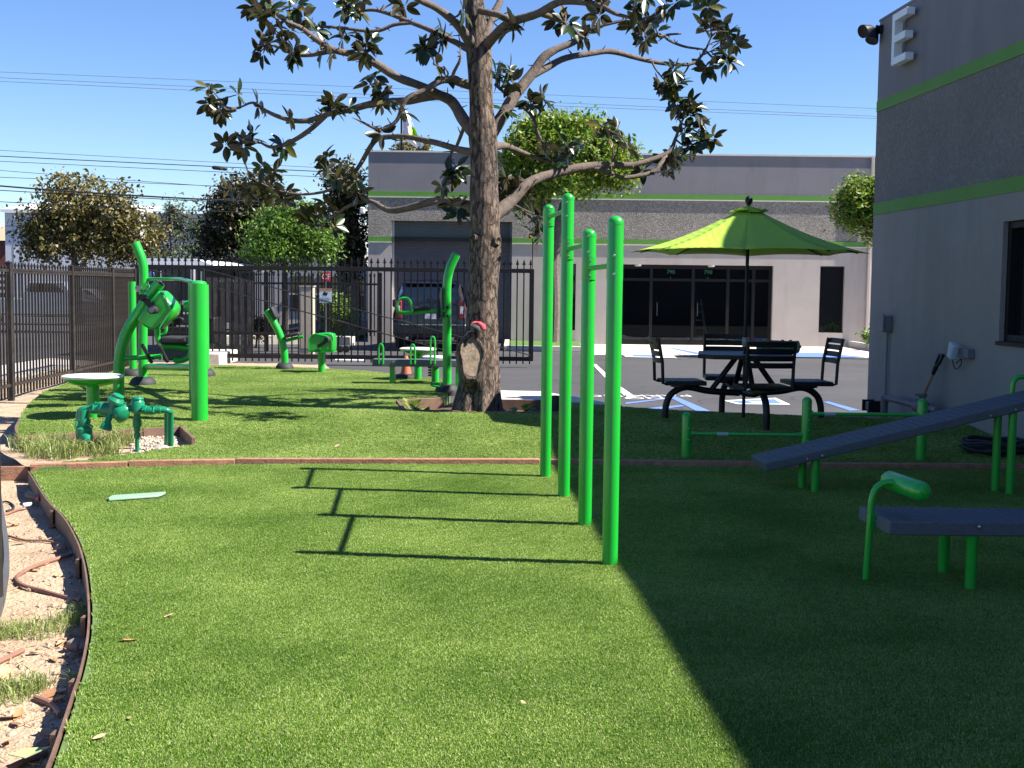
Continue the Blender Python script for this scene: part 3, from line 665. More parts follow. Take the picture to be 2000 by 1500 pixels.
# outlet with a cable loop
x0, z1 = wl(1883, 676); x1, z0 = wl(1914, 702)
ob = thing('outlet_box', 'pale plastic outlet cover with a looped cable under the dark window', 'outlet', TW @ Vector((x0, 0, z0)))
obj('box', MB(TW).bx(x0 + .05, x0 + .27, -.08, -.001, z0, z1 - .02), bxm, ob, bevel=.008)
obj('cover', MB(TW @ Matrix.Translation((x0 + .05, -.11, (z0+z1)/2)) @ Matrix.Rotation(R(18), 4, 'Y')).bx(-.09, .03, -.06, .02, -.09, .09), M('pale blue plastic', (.42, .5, .56), rough=.4), ob, bevel=.02)
obj('cable', MB(TW).tube(cm([(x0 + .02, -.12, z0 + .03), (x0 - .12, -.08, z0 + .05), (x0 - .17, -.05, z0 - .04), (x0 - .08, -.05, z0 - .13), (x0 + .05, -.05, z0 - .08), (x0 + .04, -.05, z0 - .02), (x0 - .09, -.04, z0 - .07)], 6), .006, 6), blackm, ob)
# spade leaning on the wall
a = TW @ Vector((wl(1849, 694)[0], -.06, wl(1849, 694)[1])); sx_, _ = wl(1831, 790); b = TW @ Vector((sx_, -.16, .42)); g_ = TW @ Vector((sx_ - .05, -.2, .16))
sp = thing('spade', 'long-handled spade with black grip leaning on the shaded wall', 'spade', tuple(g_))
d = (a - b).normalized()
obj('shaft', MB().tube([b, a - d * .22], .019, 10), M('ash wood', (.30, .20, .10), rough=.6, var=.2), sp)
sd = WD
obj('grip', MB().tube([a - d*.24, a - d*.15], [.022, .03], 10).tube([a - d*.16 + sd*.0, a - d*.1 + sd*.045, a + sd*.05], .016, 8).tube([a - d*.16, a - d*.1 - sd*.045, a - sd*.05], .016, 8).tube([a + sd*.055, a - sd*.055], .018, 8), blackm, sp)
obj('blade', MB().prism([b + sd*.02, b + sd*.1 - d*.03, b + sd*.1 - d*.22, b - d*.3, b - sd*.1 - d*.22, b - sd*.1 - d*.03, b - sd*.02], WN * .004), M('worn steel', (.2, .2, .2), rough=.5, metal=.7), sp)
# old pipes at the foot of the wall
gp = M('purple grey pipe', (.13, .115, .125), rough=.6, var=.2, dirt=(.2, .17, .15))
x0, z0 = wl(1757, 776); x1, _ = wl(1840, 778)
pg = thing('water_pipe', 'grey water pipe with elbows and valve at the foot of the shaded wall', 'pipe', TW @ Vector((x0, -.2, 0)))
obj('run', MB(TW).tube([(x0, -.2, z0), (x1 + .35, -.2, z0)], .035, 10), gp, pg)
obj('riser', MB(TW).tube([(x0 + .06, -.2, 0), (x0 + .06, -.2, z0 - .02)], .035, 10).lathe([(.05, 0), (.05, .07)], (x0 + .06, -.2, z0 - .05), 10), gp, pg)
obj('riser', MB(TW).tube([(x1 + .1, -.2, 0), (x1 + .1, -.2, z0 - .02)], .045, 10), gp, pg)
obj('valve', MB(TW).lathe([(.05, -.1), (.08, -.08), (.08, .08), (.05, .1)], (x1 - .1, -.2, z0), 12, (1, 0, 0)).tube([(x1 - .1, -.2, z0), (x1 - .1, -.2, z0 + .12)], .02, 8).lathe([(.07, 0), (.07, .02)], (x1 - .1, -.2, z0 + .12), 12), gp, pg)
# hose coil on the turf by the wall
hc = G(1925, 888)
mb = MB()
for i in range(7):
    r = .26 + .03 * (i % 3); zc = lz(hc.y) + .03 + .018 * i
    mb.tube([(hc.x + .1 + r * cos(t * pi / 12) + .02 * sin(i * 3), hc.y + r * .9 * sin(t * pi / 12), zc + .01 * sin(t + i)) for t in range(25)], .014, 6, False)
tag(obj('hose_coil', mb, rubber), 'black coiled hose lying on the turf by the shaded wall', 'hose')
# ---------------- far buildings at the left edge
wb = thing('white_building', 'plain white panelled building far behind the fence at left', 'building', at(40, 520, 95))
Yw = 95; wm = M('white cladding', (.62, .62, .63), rough=.7, var=.05)
a, b, c = at(9, 415, Yw), at(120, 415, Yw), at(9, 540, Yw)
obj('wall', MB().bx(a.x, b.x + 6, Yw, Yw + 12, -.2, a.z), wm, wb)
lx = b.x - a.x
for i in (1, 2, 3): obj('panel_seam', MB().bx(a.x + lx * i * .14, a.x + lx * i * .14 + .05, Yw - .02, Yw - .001, 0, a.z - .05), M('seam grey', (.25, .25, .28)), wb)
obj('panel_seam', MB().bx(a.x, b.x + 6, Yw - .024, Yw - .003, at(9, 442, Yw).z, at(9, 442, Yw).z + .06), M('seam grey'), wb)
r1, r2, r3 = at(9, 414, Yw - .3), at(15, 400, Yw + 3), at(130, 425, Yw + 3)
obj('roof', MB().prism([(a.x - .2, Yw - .3, a.z + .001), (a.x + .3, Yw + 6, a.z + 1.0), (b.x + 6, Yw + 6, a.z - .2 + .9), (b.x + 6.2, Yw - .3, a.z + .001)], (0, 0, .25)), M('white roof sheet', (.8, .8, .8), rough=.5), wb)
rb = thing('brick_building', 'dark red gabled house at the extreme left edge', 'house', at(-20, 520, 110))
rbm = M('dark red brick', (.16, .05, .04), rough=.9, var=.3, scale=20)
a = at(30, 470, 110); b = at(-150, 450, 110)
obj('wall', MB().bx(b.x, a.x, 110, 118, -.2, a.z), rbm, rb)
obj('roof', MB().prism([(b.x, 109.5, a.z + .001), (a.x + .3, 109.5, a.z + .001), (a.x - .2, 113, a.z + 1.3), (b.x, 113, a.z + 1.3)], (0, .3, .1)), M('tan tiles', (.35, .24, .16), rough=.9, var=.2, scale=10), rb)
for i in range(4): obj('siding', MB().bx(b.x, a.x - .02, 109.93, 109.995, .6 + i * .55, .85 + i * .55), M('white siding', (.6, .58, .58)), rb)
# grey warehouse behind the trees
gw = thing('grey_warehouse', 'pale grey warehouse half hidden behind the street trees', 'building', at(400, 560, 85))
a, b = at(285, 425, 85), at(700, 432, 85)
obj('wall', MB().bx(a.x, b.x, 85, 100, -.2, a.z), M('warehouse grey', (.38, .39, .40), rough=.8, var=.08), gw)
obj('roof_edge', MB().bx(a.x - .1, b.x, 84.8, 85.2, a.z + .001, a.z + .3), M('roof edge grey', (.2, .21, .22)), gw)
for i in range(6):
    x = a.x + 2.2 + i * 2.2; obj('window', MB().bx(x, x + 1.2, 84.9, 84.99, 1.0, 2.2), darkglass, gw)
b2 = thing('office_building', 'low grey building with dark windows seen through the gate', 'building', at(600, 600, 60))
a, b = at(470, 470, 60), at(712, 470, 60)
obj('wall', MB().bx(a.x, b.x, 60, 66, -.2, 3.2), M('office grey', (.34, .33, .33), rough=.8, var=.06), b2)
for i in range(3):
    x = a.x + 2.4 + i * 1.3; w_ = obj('window', MB().bx(x, x + 1.1, 59.95, 59.995, .3, 2.0), darkglass, b2); obj('frame', MB().bx(x - .04, x + 1.14, 59.9, 59.96, 1.1, 1.16), capm, w_)
# ------------------------------------------------------------------ fences and gate
def post_mb(p, w, z0, z1, cap=True):
    mb = MB().bx(p.x - w/2, p.x + w/2, p.y - w/2, p.y + w/2, z0, z1)
    if cap: mb.add([(p.x-w*.6, p.y-w*.6, z1), (p.x+w*.6, p.y-w*.6, z1), (p.x+w*.6, p.y+w*.6, z1), (p.x-w*.6, p.y+w*.6, z1), (p.x, p.y, z1+w*.4)], [(0,1,4),(1,2,4),(2,3,4),(3,0,4),(3,2,1,0)])
    return mb
def picket_mesh(h, w, spear, mat):
    mb = MB().bx(-w/2, w/2, -w/2, w/2, 0, h - spear)
    z = h - spear
    # spear finial: cross arms, waist and point
    mb.bx(-w*1.3, w*1.3, -w*.35, w*.35, z + spear*.30, z + spear*.45)
    mb.loft([[(-w*.35, -w*.35, z), (w*.35, -w*.35, z), (w*.35, w*.35, z), (-w*.35, w*.35, z)], [(-w*.8, -w*.5, z+spear*.6), (w*.8, -w*.5, z+spear*.6), (w*.8, w*.5, z+spear*.6), (-w*.8, w*.5, z+spear*.6)], [(-.001, -.001, z+spear), (.001, -.001, z+spear), (.001, .001, z+spear), (-.001, .001, z+spear)]])
    me = mesh_of(mb, 'picket', smooth=False); me.materials.append(mat); return me
FP = [gnd(22, 778, -.1), gnd(126, 747, -.1), gnd(212, 727, -.1), gnd(264, 716, -.1)]
FD = (FP[3] - FP[0]).normalized()
FP[1] = FP[0] + FD * (FP[1] - FP[0]).dot(FD); FP[2] = FP[0] + FD * (FP[2] - FP[0]).dot(FD)
FP = [FP[0] - FD * 5.4, FP[0] - FD * 2.7] + FP
zr1, zr0 = at(24, 531, FP[2].y).z, at(24, 752, FP[2].y).z
ft = at(22, 510, FP[2].y).z
lf = thing('iron_fence', 'black iron picket fence with spear tops running along the left side', 'fence', FP[3])
pm = picket_mesh(ft + .06, .025, .11, fencem)
fa = math.atan2(FD.y, FD.x)
for i, p in enumerate(FP):
    if i >= 2: obj('post', post_mb(p, .075, -.15, ft - .02), fencem, lf)
for i, (a, b) in enumerate(zip(FP[2:-1], FP[3:])):
    for z in (zr0, zr1, ft - .12): obj('rail', MB().bar(a + FD * .04 + Vector((0, 0, z - a.z)), b - FD * .04 + Vector((0, 0, z - b.z)), .045, .04), fencem, lf)
    n = 21
    for k in range(1, n):
        q = a.lerp(b, k / n); inst('picket', pm, lf, (q.x, q.y, -.06), (0, 0, fa))
# nearer stretch of the same fence that leaves the frame
lf2 = thing('iron_fence', 'nearer black iron fence panel cut off by the left edge', 'fence', FP[1])
a, b = FP[1], FP[2]
for z in (zr0, zr1 + .02): obj('rail', MB().bar(a + Vector((0, 0, z - a.z)), b - FD * .05 + Vector((0, 0, z - b.z)), .045, .04), fencem, lf2)
for k in range(1, 21):
    q = a.lerp(b, k / 21); inst('picket', pm, lf2, (q.x, q.y, -.10), (0, 0, fa))
# near black post with a rubber-tyred roller at the left edge
np_ = gnd(-4, 1190, -.13)
rp = thing('roller_post', 'black steel post with a rubber roller at the extreme left edge', 'post', (np_.x, np_.y, -.14))
obj('shaft', MB().bx(np_.x - .09, np_.x + .012, np_.y - .05, np_.y + .05, -.16, 1.9), fencem, rp, bevel=.006)
rc = at(-8, 590, np_.y - .03)
wy = np_.y - .12
obj('roller', MB().lathe([(.03, -.05), (.11, -.05), (.125, -.03), (.125, .03), (.11, .05), (.03, .05)], (np_.x - .06, np_.y - .11, at(0, 572, np_.y).z), 24, (.35, 1, 0)), rubber, rp)
obj('hub', MB().lathe([(.02, -.03), (.07, -.03), (.085, 0), (.07, .03), (.02, .03)], (np_.x - .03, np_.y - .15, at(0, 600, np_.y).z), 20, (.5, 1, -.1)), M('tan hub', (.45, .36, .25), rough=.6), rp)
kp = [gnd(x, y, -.125) for x, y in ((-12, 930), (-6, 975), (0, 1020), (6, 1062), (8, 1110), (3, 1152), (-7, 1190), (-24, 1228), (-52, 1275))]
mbk = band(MB(), [Vector(p) for p in cm([tuple(p) for p in kp], 4)], -.16, -.07, -.03)
tag(obj('kerb_strip', mbk, M('grey rubber edging', (.07, .07, .075), rough=.8, bump=.3)), 'curved grey rubber kerb at the foot of the black post on the left edge', 'kerb')
# ---- sliding gate
GY = 26.3
gx = lambda px: at(px, 600, GY).x
gz = lambda py, px: at(px, py, GY).z
gt = thing('sliding_gate', 'long black iron sliding gate with spear tops across the driveway', 'gate', (gx(650), GY, ASPH))
x0, x1 = gx(266), gx(1042)
zt_, zb_, zm_ = gz(525, 650), gz(697, 650), gz(647, 650)
obj('top_rail', MB().bx(x0, x1, GY - .04, GY + .04, zt_ - .045, zt_ + .045), blackm, gt, bevel=.005)
obj('bottom_rail', MB().bx(x0, x1, GY - .04, GY + .04, zb_ - .045, zb_ + .045), blackm, gt, bevel=.005)
obj('middle_rail', MB().bx(x0 + .1, gx(560), GY - .02, GY + .02, gz(650, 450) - .03, gz(650, 450) + .03), blackm, gt)
for p in (270, 1038): obj('stile', MB().bx(gx(p) - .05, gx(p) + .05, GY - .045, GY + .045, zb_ - .04, zt_ + .04), blackm, gt, bevel=.005)
zp0, zp1 = gz(707, 650), gz(502, 650)
gm_ = picket_mesh(zp1 - zp0, .028, .17, blackm)
n = 60
for i in range(n):
    x = x0 + (x1 - x0) * (i + .5) / n
    inst('picket', gm_, gt, (x, GY - (.0), zp0 - .0 + .0))
for (ax, ay), (bx_, by) in (((392, 524), (1036, 694)), ((283, 524), (905, 694))):
    a, b = at(ax, ay, GY - .06), at(bx_, by, GY - .06); obj('truss_cable', MB().tube([a, b], .013, 6), blackm, gt)
    c = a.lerp(b, .62); obj('turnbuckle', MB().tube([c - (b - a).normalized() * .13, c + (b - a).normalized() * .13], .026, 8), blackm, gt)
for p in (664, 676): 
    c = at(p, 682, GY - .07); obj('roller', MB().lathe([(.03, -.03), (.075, -.025), (.06, 0), (.075, .025), (.03, .03)], c, 14, (0, 1, 0)), blackm, gt)
# warning plate on the gate
a, b = at(624, 563, GY - .05), at(648, 592, GY - .05)
wp = thing('warning_plate', 'pale blue warning plate with a black figure wired to the sliding gate', 'sign', ((a.x+b.x)/2, GY - .05, b.z))
obj('plate', MB().bx(a.x, b.x, GY - .06, GY - .054, b.z, a.z), M('pale blue plate', (.38, .50, .58), rough=.4, var=.06), wp)
obj('band', MB().bx(a.x, b.x, GY - .064, GY - .061, a.z - .045, a.z), M('brown band', (.30, .15, .07), rough=.5), wp)
mx = (a.x + b.x)/2; mz = a.z - .115
obj('figure', MB().lathe([(.018, 0), (.02, .002)], (mx - .02, GY - .061, mz + .03), 10, (0, -1, 0)).prism([(mx - .06, GY - .061, mz - .035), (mx + .03, GY - .061, mz - .04), (mx + .05, GY - .061, mz + .03), (mx - .0, GY - .061, mz + .02), (mx - .05, GY - .061, mz + .015)], (0, -.002, 0)), blackm, wp)
for i in range(4): obj('text_line', MB().bx(a.x + .03, b.x - .03 - .02 * (i % 2), GY - .0625, GY - .0605, b.z + .03 + .025 * i, b.z + .04 + .025 * i), M('grey print', (.2, .26, .33)), wp)
# CF sign on its pole behind the gate
a, b = at(629.5, 532, 30), at(645, 550, 30)
cf = thing('kerb_sign', 'small red sign with white letters on a thin pole behind the gate', 'sign', ((a.x+b.x)/2, 30, ASPH))
obj('board', MB().bx(a.x, b.x, 29.98, 30, b.z, a.z), M('red sign', (.45, .02, .03), rough=.4), cf, bevel=.003)
obj('letters', text_mb('CF', .19, Matrix.Translation(((a.x+b.x)/2, 29.977, (a.z+b.z)/2)) @ Matrix.Rotation(pi/2, 4, 'X'), .001), whitep, cf, smooth=False)
obj('pole', MB().tube([((a.x+b.x)/2 - .02, 30.03, ASPH), ((a.x+b.x)/2 - .02, 30.03, a.z)], .02, 8), steel, cf)
# ---- second iron fence beyond the drive
FY2 = 31.5
f2 = thing('iron_fence', 'far black iron fence beyond the drive beside the low building', 'fence', (at(660, 600, FY2).x, FY2, ASPH))
x0, x1 = at(420, 600, FY2).x, at(744, 600, FY2).x
z0, z1 = at(600, 655, FY2).z, at(700, 532, FY2).z
p2 = picket_mesh(z1 - z0, .026, .14, blackm)
for z in (z1 - .3, z0 + .12): obj('rail', MB().bx(x0, x1, FY2 - .025, FY2 + .025, z - .025, z + .025), blackm, f2)
for i in range(38): inst('picket', p2, f2, (x0 + (x1 - x0) * (i + .5) / 38, FY2, z0))
for p in (425, 520, 640, 742): obj('post', post_mb(Vector((at(p, 600, FY2).x, FY2, 0)), .10, ASPH, z1 - .02), blackm, f2)
# dark board screen behind the gate
bs = thing('board_screen', 'weathered dark vertical board screen standing behind the gate', 'fence', (at(460, 600, 29.5).x, 29.5, ASPH))
dw = M('weathered dark boards', (.045, .042, .04), rough=.85, var=.6, scale=5, dirt=(.14, .13, .12), dscale=3, damt=.6)
xs = [at(p, 600, 29.5).x for p in (405, 417, 430, 442, 456, 468, 482, 494)]
for i, (a, b) in enumerate(zip(xs[:-1], xs[1:])):
    if i == 3: a += .05
    obj('board', MB().bx(a + .006, b - .006, 29.5 + .01 * (i % 2), 29.54 + .01 * (i % 2), ASPH + .05, at(450, 546 + (i * 7) % 5, 29.5).z), dw, bs, bevel=.004)
# utility pedestal
a, b = at(586, 560, 30.5), at(613, 640, 30.5)
up = thing('utility_cabinet', 'tall tan utility cabinet on the grass behind the gate', 'cabinet', ((a.x+b.x)/2, 30.5, ASPH))
um = M('tan cabinet', (.42, .36, .27), rough=.6, var=.08)
obj('body', MB().bx(a.x, b.x, 30.4, 30.7, ASPH, a.z), um, up, bevel=.01); obj('door', MB().bx(a.x + .03, b.x - .03, 30.385, 30.398, ASPH + .15, a.z - .06), um, up, bevel=.004); obj('lid', MB().bx(a.x - .02, b.x + .02, 30.37, 30.73, a.z + .001, a.z + .03), um, up)
# ------------------------------------------------------------------ overhead wires
wirem = M('black cable', (.02, .02, .025), rough=.6)
greyw = M('grey cable', (.10, .12, .16), rough=.6)
WI = [ # (y at x0, y mid, y end), x0, x1, depth, radius, material, words
 ((138, 176, 214), -60, 1760, 90, .022, greyw, 'topmost thin grey wire crossing the whole sky'),
 ((149, 190, 229), -60, 1760, 90, .024, greyw, 'second thin grey wire of the top trio in the sky'),
 ((156, 197, 233), -60, 1760, 90, .024, greyw, 'lowest thin grey wire of the top trio in the sky'),
 ((290, 313, 334), -60, 760, 70, .022, greyw, 'thin wire just above the black splice case'),
 ((302, 322, 341), -60, 760, 66, .034, wirem, 'black wire that carries the splice case'),
 ((312, 332, 352), -60, 760, 66, .022, wirem, 'thin wire just below the black splice case'),
 ((328, 352, 374), -60, 560, 64, .020, wirem, 'thin wire touching the crown of the brown-leaved tree'),
 ((344, 356, 370), -60, 560, 64, .022, wirem, 'thin wire crossing the upper crown of the brown-leaved tree'),
 ((358, 383, 398), -60, 620, 40, .040, wirem, 'thickest black cable in front of the brown-leaved tree'),
 ((368, 387, 402), -60, 620, 40, .020, wirem, 'thin wire hanging just under the thickest cable'),
 ((391, 407, 420), -60, 620, 40, .018, wirem, 'lowest wire in front of the brown-leaved tree'),
]
for (ya, ym, yb), xa, xb, Y, r, mt, lab in WI:
    pts = []
    for i in range(13):
        t = i / 12; y = ya * (1-t)*(1-2*t) + 4 * (ym) * t * (1-t) + yb * t * (2*t-1)
        pts.append(at(xa + (xb - xa) * t, y, Y))
    tag(obj('overhead_wire', MB().tube(pts, r * .72, 6), mt), lab, 'wire', 'overhead wires')
a, b = at(414, 327, 66), at(444, 330, 66)
tag(obj('splice_case', MB().tube([a, a.lerp(b, .12), a.lerp(b, .88), b], [.05, .11, .11, .05], 10), wirem), 'black splice case hanging on a wire above the trees', 'splice case')
# ------------------------------------------------------------------ fitness equipment
def dome_post(p, r, z0, z1, n=24):
    pr = [(r, z0), (r, z1 - r * .9)] + [(r * cos(a), z1 - r * .9 + r * .9 * sin(a)) for a in (pi/10, pi/5, pi*.3, pi*.4, pi*.47)] + [(.002, z1)]
    return MB().lathe(pr, (p.x, p.y, 0), n)
def bolt(p, d, r=.010, h=.012): return MB().lathe([(r, 0), (r, h * .5), (r * .7, h * .9), (.001, h)], p, 8, d)
def foot(parent, p, z, r=.17):
    obj('base_cover', MB().lathe([(r, z - .03), (r, z + .02), (r * .93, z + .06), (r * .74, z + .10), (r * .55, z + .115)], (p.x, p.y, 0), 24), rubber, parent)
# 1 pull-up station
PB = [gnd(1191, 1104), gnd(1142, 1027), gnd(1101, 972), gnd(1065, 932)]
PT = [421, 447, 377, 399]; PX = [1196, 1148, 1106, 1071]
H = [at(PX[i], PT[i], PB[i].y).z for i in range(4)]
pu = thing('pull_up_station', 'four bright green posts joined by three pull-up bars in the near lawn', 'pull-up bars', PB[1])
for i in range(4):
    po = obj('post', dome_post(PB[i], .0445, -.05, H[i]), green, pu); po['label'] = ['nearest post, at the shadow edge', 'second and shortest post', 'third and tallest post', 'farthest post'][i]
    obj('cap_seam', MB().lathe([(.0452, H[i] - .052), (.0452, H[i] - .049)], (PB[i].x, PB[i].y, 0), 24), green, po)
for i, (a, b, py) in enumerate(((0, 1, 524), (1, 2, 487), (2, 3, 424))):
    z = at(PX[b], py, PB[b].y).z
    A, B = Vector((PB[a].x, PB[a].y, z)), Vector((PB[b].x, PB[b].y, z)); d = (B - A).normalized()
    br = obj('bar', MB().tube([A + d * .045, B - d * .045], .0165, 14), green, pu)
    for P, s in ((A, 1), (B, -1)):
        n = d * s; P2 = P + n * .0445; x = n.cross(Vector((0, 0, 1)))
        obj('flange', MB().tube([P + n*.004 + Vector((0, 0, -.075)), P + n*.004 + Vector((0, 0, .075))], .0462, 20), green, br)
        for dz in (-.05, .05):
            obj('bolt', bolt(P + n * .048 + Vector((0, 0, dz)) , n, .009), steel, br); obj('bolt', bolt(P + (n * -.6 + Vector((1,0,0)) * -.0).normalized() * .0 + Vector((-.012 * s, 0, dz)) - n * .02 + Vector((0, -.047, 0)) , (0, -1, 0), .009), steel, br)
# 2 arm-cycle station at left
z15 = .17
b = G(232, 774); Yb = b.y
def path(pts, Y, k=5): return cm([tuple(at(x, y, Y + (d if d else 0))) for x, y, d in pts], k)
hc_ = thing('arm_cycle', 'green arm-cycle machine on a thick bent pipe with pedals, left of the lawn', 'exercise machine', b)
pp = path([(232, 776, 0), (232, 730, 0), (235, 690, 0), (247, 650, 0), (268, 615, 0), (290, 582, 0), (312, 553, 0)], Yb)
obj('pipe', MB().tube(pp, .068, 18), green, hc_)
e = Vector(pp[-1]); d = (e - Vector(pp[-2])).normalized()
obj('pipe_cap', MB().lathe([(.066, -.004), (.066, .012), (.05, .016)], e, 18, d), rubber, hc_)
hp = [(266, 624), (284, 598), (309, 566), (320, 575), (338, 597), (339, 607), (331, 622), (318, 634), (306, 644), (294, 645), (280, 637)]
hs = obj('housing', MB().prism([at(x, y, Yb - .18) for x, y in hp], (0, .36, 0)), green, hc_, bevel=.03)
obj('seam', MB().prism([at(x, y, Yb - .184) for x, y in [(318, 571), (320, 570), (335, 606), (312, 642), (310, 641), (332, 606)]], (0, .004, 0)), M('pale green edge', (.1, .5, .12), rough=.4), hs)
for (ax, ay), (bx_, by), dy in (((279, 581), (303, 605), -.24), ((331, 612), (346, 628), .22)):
    a, c = at(ax, ay, Yb + dy), at(bx_, by, Yb + dy)
    cr = obj('crank', MB().bar(a, c, .03, .075, up=(0, .0, 1)), rubber, hc_, bevel=.012)
    obj('handle', MB().lathe([(.045, -.09), (.05, -.08), (.05, .08), (.045, .09)], c + Vector((0, -.06 if dy < 0 else .1, 0)), 16, (0, 1, 0)), rubber, cr); obj('handle_end', MB().lathe([(.037, 0), (.033, .01)], c + Vector((0, -.151 if dy < 0 else .191, 0)), 14, (0, -1 if dy < 0 else 1, 0)), M('grey plastic', (.22, .22, .23), rough=.5), cr)
    obj('axle', MB().lathe([(.04, -.09), (.04, .06)], a, 14, (0, 1, 0)), rubber, cr)
a, c = at(288, 696, Yb), at(306, 694, Yb)
obj('pedal_bar', MB().tube([at(236, 700, Yb), at(300, 697, Yb), at(316, 696, Yb)], .03, 12), green, hc_)
for px, py in ((285, 691), (316, 690)):
    a = at(px - 10, py - 18, Yb - .12); c = at(px + 9, py + 19, Yb - .02); pd = []
    dd = (c - a); side = Vector((.45, -.9, 0)).normalized() * .05
    for t, ws in ((0, .6), (.08, .95), (.3, 1), (.5, .8), (.72, .95), (.92, .9), (1, .55)): pd.append((a + dd * t, ws))
    obj('foot_plate', MB().prism([p + side * ws for p, ws in pd] + [p - side * ws for p, ws in reversed(pd)], (.03, .012, .012)), rubber, hc_, bevel=.006)
    for i in range(1, 9):
        q = a + dd * (i / 9) + Vector((-.004, -.002, -.001)); obj('tread', MB().bar(q + side * .8, q - side * .8, .008, .008), M('worn rubber', (.09, .09, .095), rough=.8), hc_)
# round seat in front
b = G(182, 815); zs = at(182, 736, b.y).z; rs = .31
rsn = thing('pedestal_stool', 'round white-topped green pedestal seat in front of the arm-cycle', 'seat', b)
obj('pedestal', MB().lathe([(.066, 0.1), (.066, zs - .05)], (b.x, b.y, 0), 20), green, rsn)
obj('plate', MB().lathe([(.09, zs - .10), (.2, zs - .075), (rs - .02, zs - .03), (rs - .01, zs - .012)], (b.x, b.y, 0), 32), green, rsn)
obj('top', MB().lathe([(rs - .01, zs - .011), (rs, zs), (rs, zs + .012), (rs - .02, zs + .02), (.02, zs + .022)], (b.x, b.y, 0), 32), whitep, rsn)
# 3 multi station: bent mast, frame posts and bars
b1 = G(279, 752); Y1 = b1.y
ms = thing('leg_press_frame', 'green exercise frame with a tall bent mast and thick posts at left', 'exercise machine', b1)
obj('mast', MB().tube(path([(279, 752, 0), (279, 680, 0), (280, 600, 0), (281, 545, 0), (278, 510, 0), (264, 474, 0)], Y1), .062, 18), green, ms); foot(ms, b1, z15, .18)
b2 = G(260, 735); obj('post', MB().tube([(b2.x, b2.y, .1), (b2.x, b2.y, at(260, 550, b2.y).z)], .055, 16), green, ms); foot(ms, b2, z15, .17)
b3 = G(390, 820); zt3 = at(390, 548, b3.y).z
obj('post', MB().lathe([(.086, .05), (.086, zt3 - .03), (.07, zt3 - .01), (.03, zt3), (.002, zt3 + .002)], (b3.x, b3.y, 0), 24), green, ms)
b4 = G(378, 785); obj('post', MB().tube([(b4.x, b4.y, .1), (b4.x, b4.y, at(378, 549, b4.y).z)], .05, 16), green, ms)
b5 = G(400, 735); obj('post', MB().tube([(b5.x, b5.y, .1), (b5.x, b5.y, at(398, 556, b5.y).z)], .07, 16), green, ms); foot(ms, b5 + Vector((.0, 0, 0)), z15, .16)
obj('top_bar', MB().tube(path([(288, 545, 0), (330, 545, -.3), (350, 545, -.8), (366, 548, -1.4), (378, 553, -2)], Y1), .024, 10), green, ms)
obj('lower_bar', MB().tube([at(286, 716, Y1), at(380, 718, b4.y)], .045, 12), green, ms)
obj('arm', MB().tube(path([(308, 635, -1), (308, 655, -1), (312, 668, -1), (322, 676, -1), (345, 677, -1), (372, 680, -1)], Y1), .042, 12), green, ms)
obj('arm', MB().tube(path([(324, 628, -1), (324, 646, -1), (316, 654, -1), (309, 652, -1)], Y1), .022, 10), green, ms)
obj('arm', MB().tube(path([(340, 702, -1), (352, 704, -1), (366, 699, -1), (372, 690, -1), (372, 678, -1)], Y1), .04, 12), green, ms)
sc = at(346, 664, Y1 - .9)
obj('seat_pad', MB().bx(sc.x - .17, sc.x + .17, sc.y - .2, sc.y + .2, sc.z - .05, sc.z + .05), rubber, ms, bevel=.03)
sc = at(345, 690, Y1 - .9); obj('counterweight', MB().bx(sc.x - .16, sc.x + .18, sc.y - .1, sc.y + .1, sc.z - .09, sc.z + .07), M('dark grey casing', (.05, .05, .055), rough=.5), ms, bevel=.02)
obj('hinge', MB().lathe([(.05, -.06), (.06, -.04), (.06, .04), (.05, .06)], at(370, 597, Y1 - 2), 14, (1, 0, 0)).lathe([(.05, -.05), (.05, .05)], at(284, 560, Y1 - .05), 12, (0, 1, 0)), green, ms)
obj('knob', MB().lathe([(.035, -.03), (.045, 0), (.035, .03)], at(269, 564, Y1 - .12), 12, (.6, -1, 0)), steel, ms)
# 4 lumbar seat (bent post, seat and back pad)
b = G(556, 722); Yb = b.y
lb = thing('sit_up_seat', 'small green bent-post exercise seat with black pads near the gate', 'exercise machine', b)
obj('post', MB().tube(path([(556, 722, 0), (556, 700, 0), (553, 675, 0), (545, 650, 0), (534, 628, 0), (521, 606, 0)], Yb), .062, 16), green, lb); foot(lb, b, z15, .15)
a, c = at(531, 599, Yb - .02), at(541, 622, Yb - .02)
obj('back_pad', MB().bar(a, c, .28, .07, up=(1, 0, .6)), rubber, lb, bevel=.03)
obj('seat_arm', MB().tube([at(550, 667, Yb), at(572, 662, Yb), at(592, 657, Yb)], [.028, .03, .026], 10), green, lb)
obj('seat_pad', MB().bar(at(559, 656, Yb), at(587, 651, Yb), .30, .06), rubber, lb, bevel=.02)
obj('grip', MB().tube([at(556, 652, Yb - .2), at(560, 646, Yb - .2), at(582, 641, Yb - .2)], .018, 8), rubber, lb)
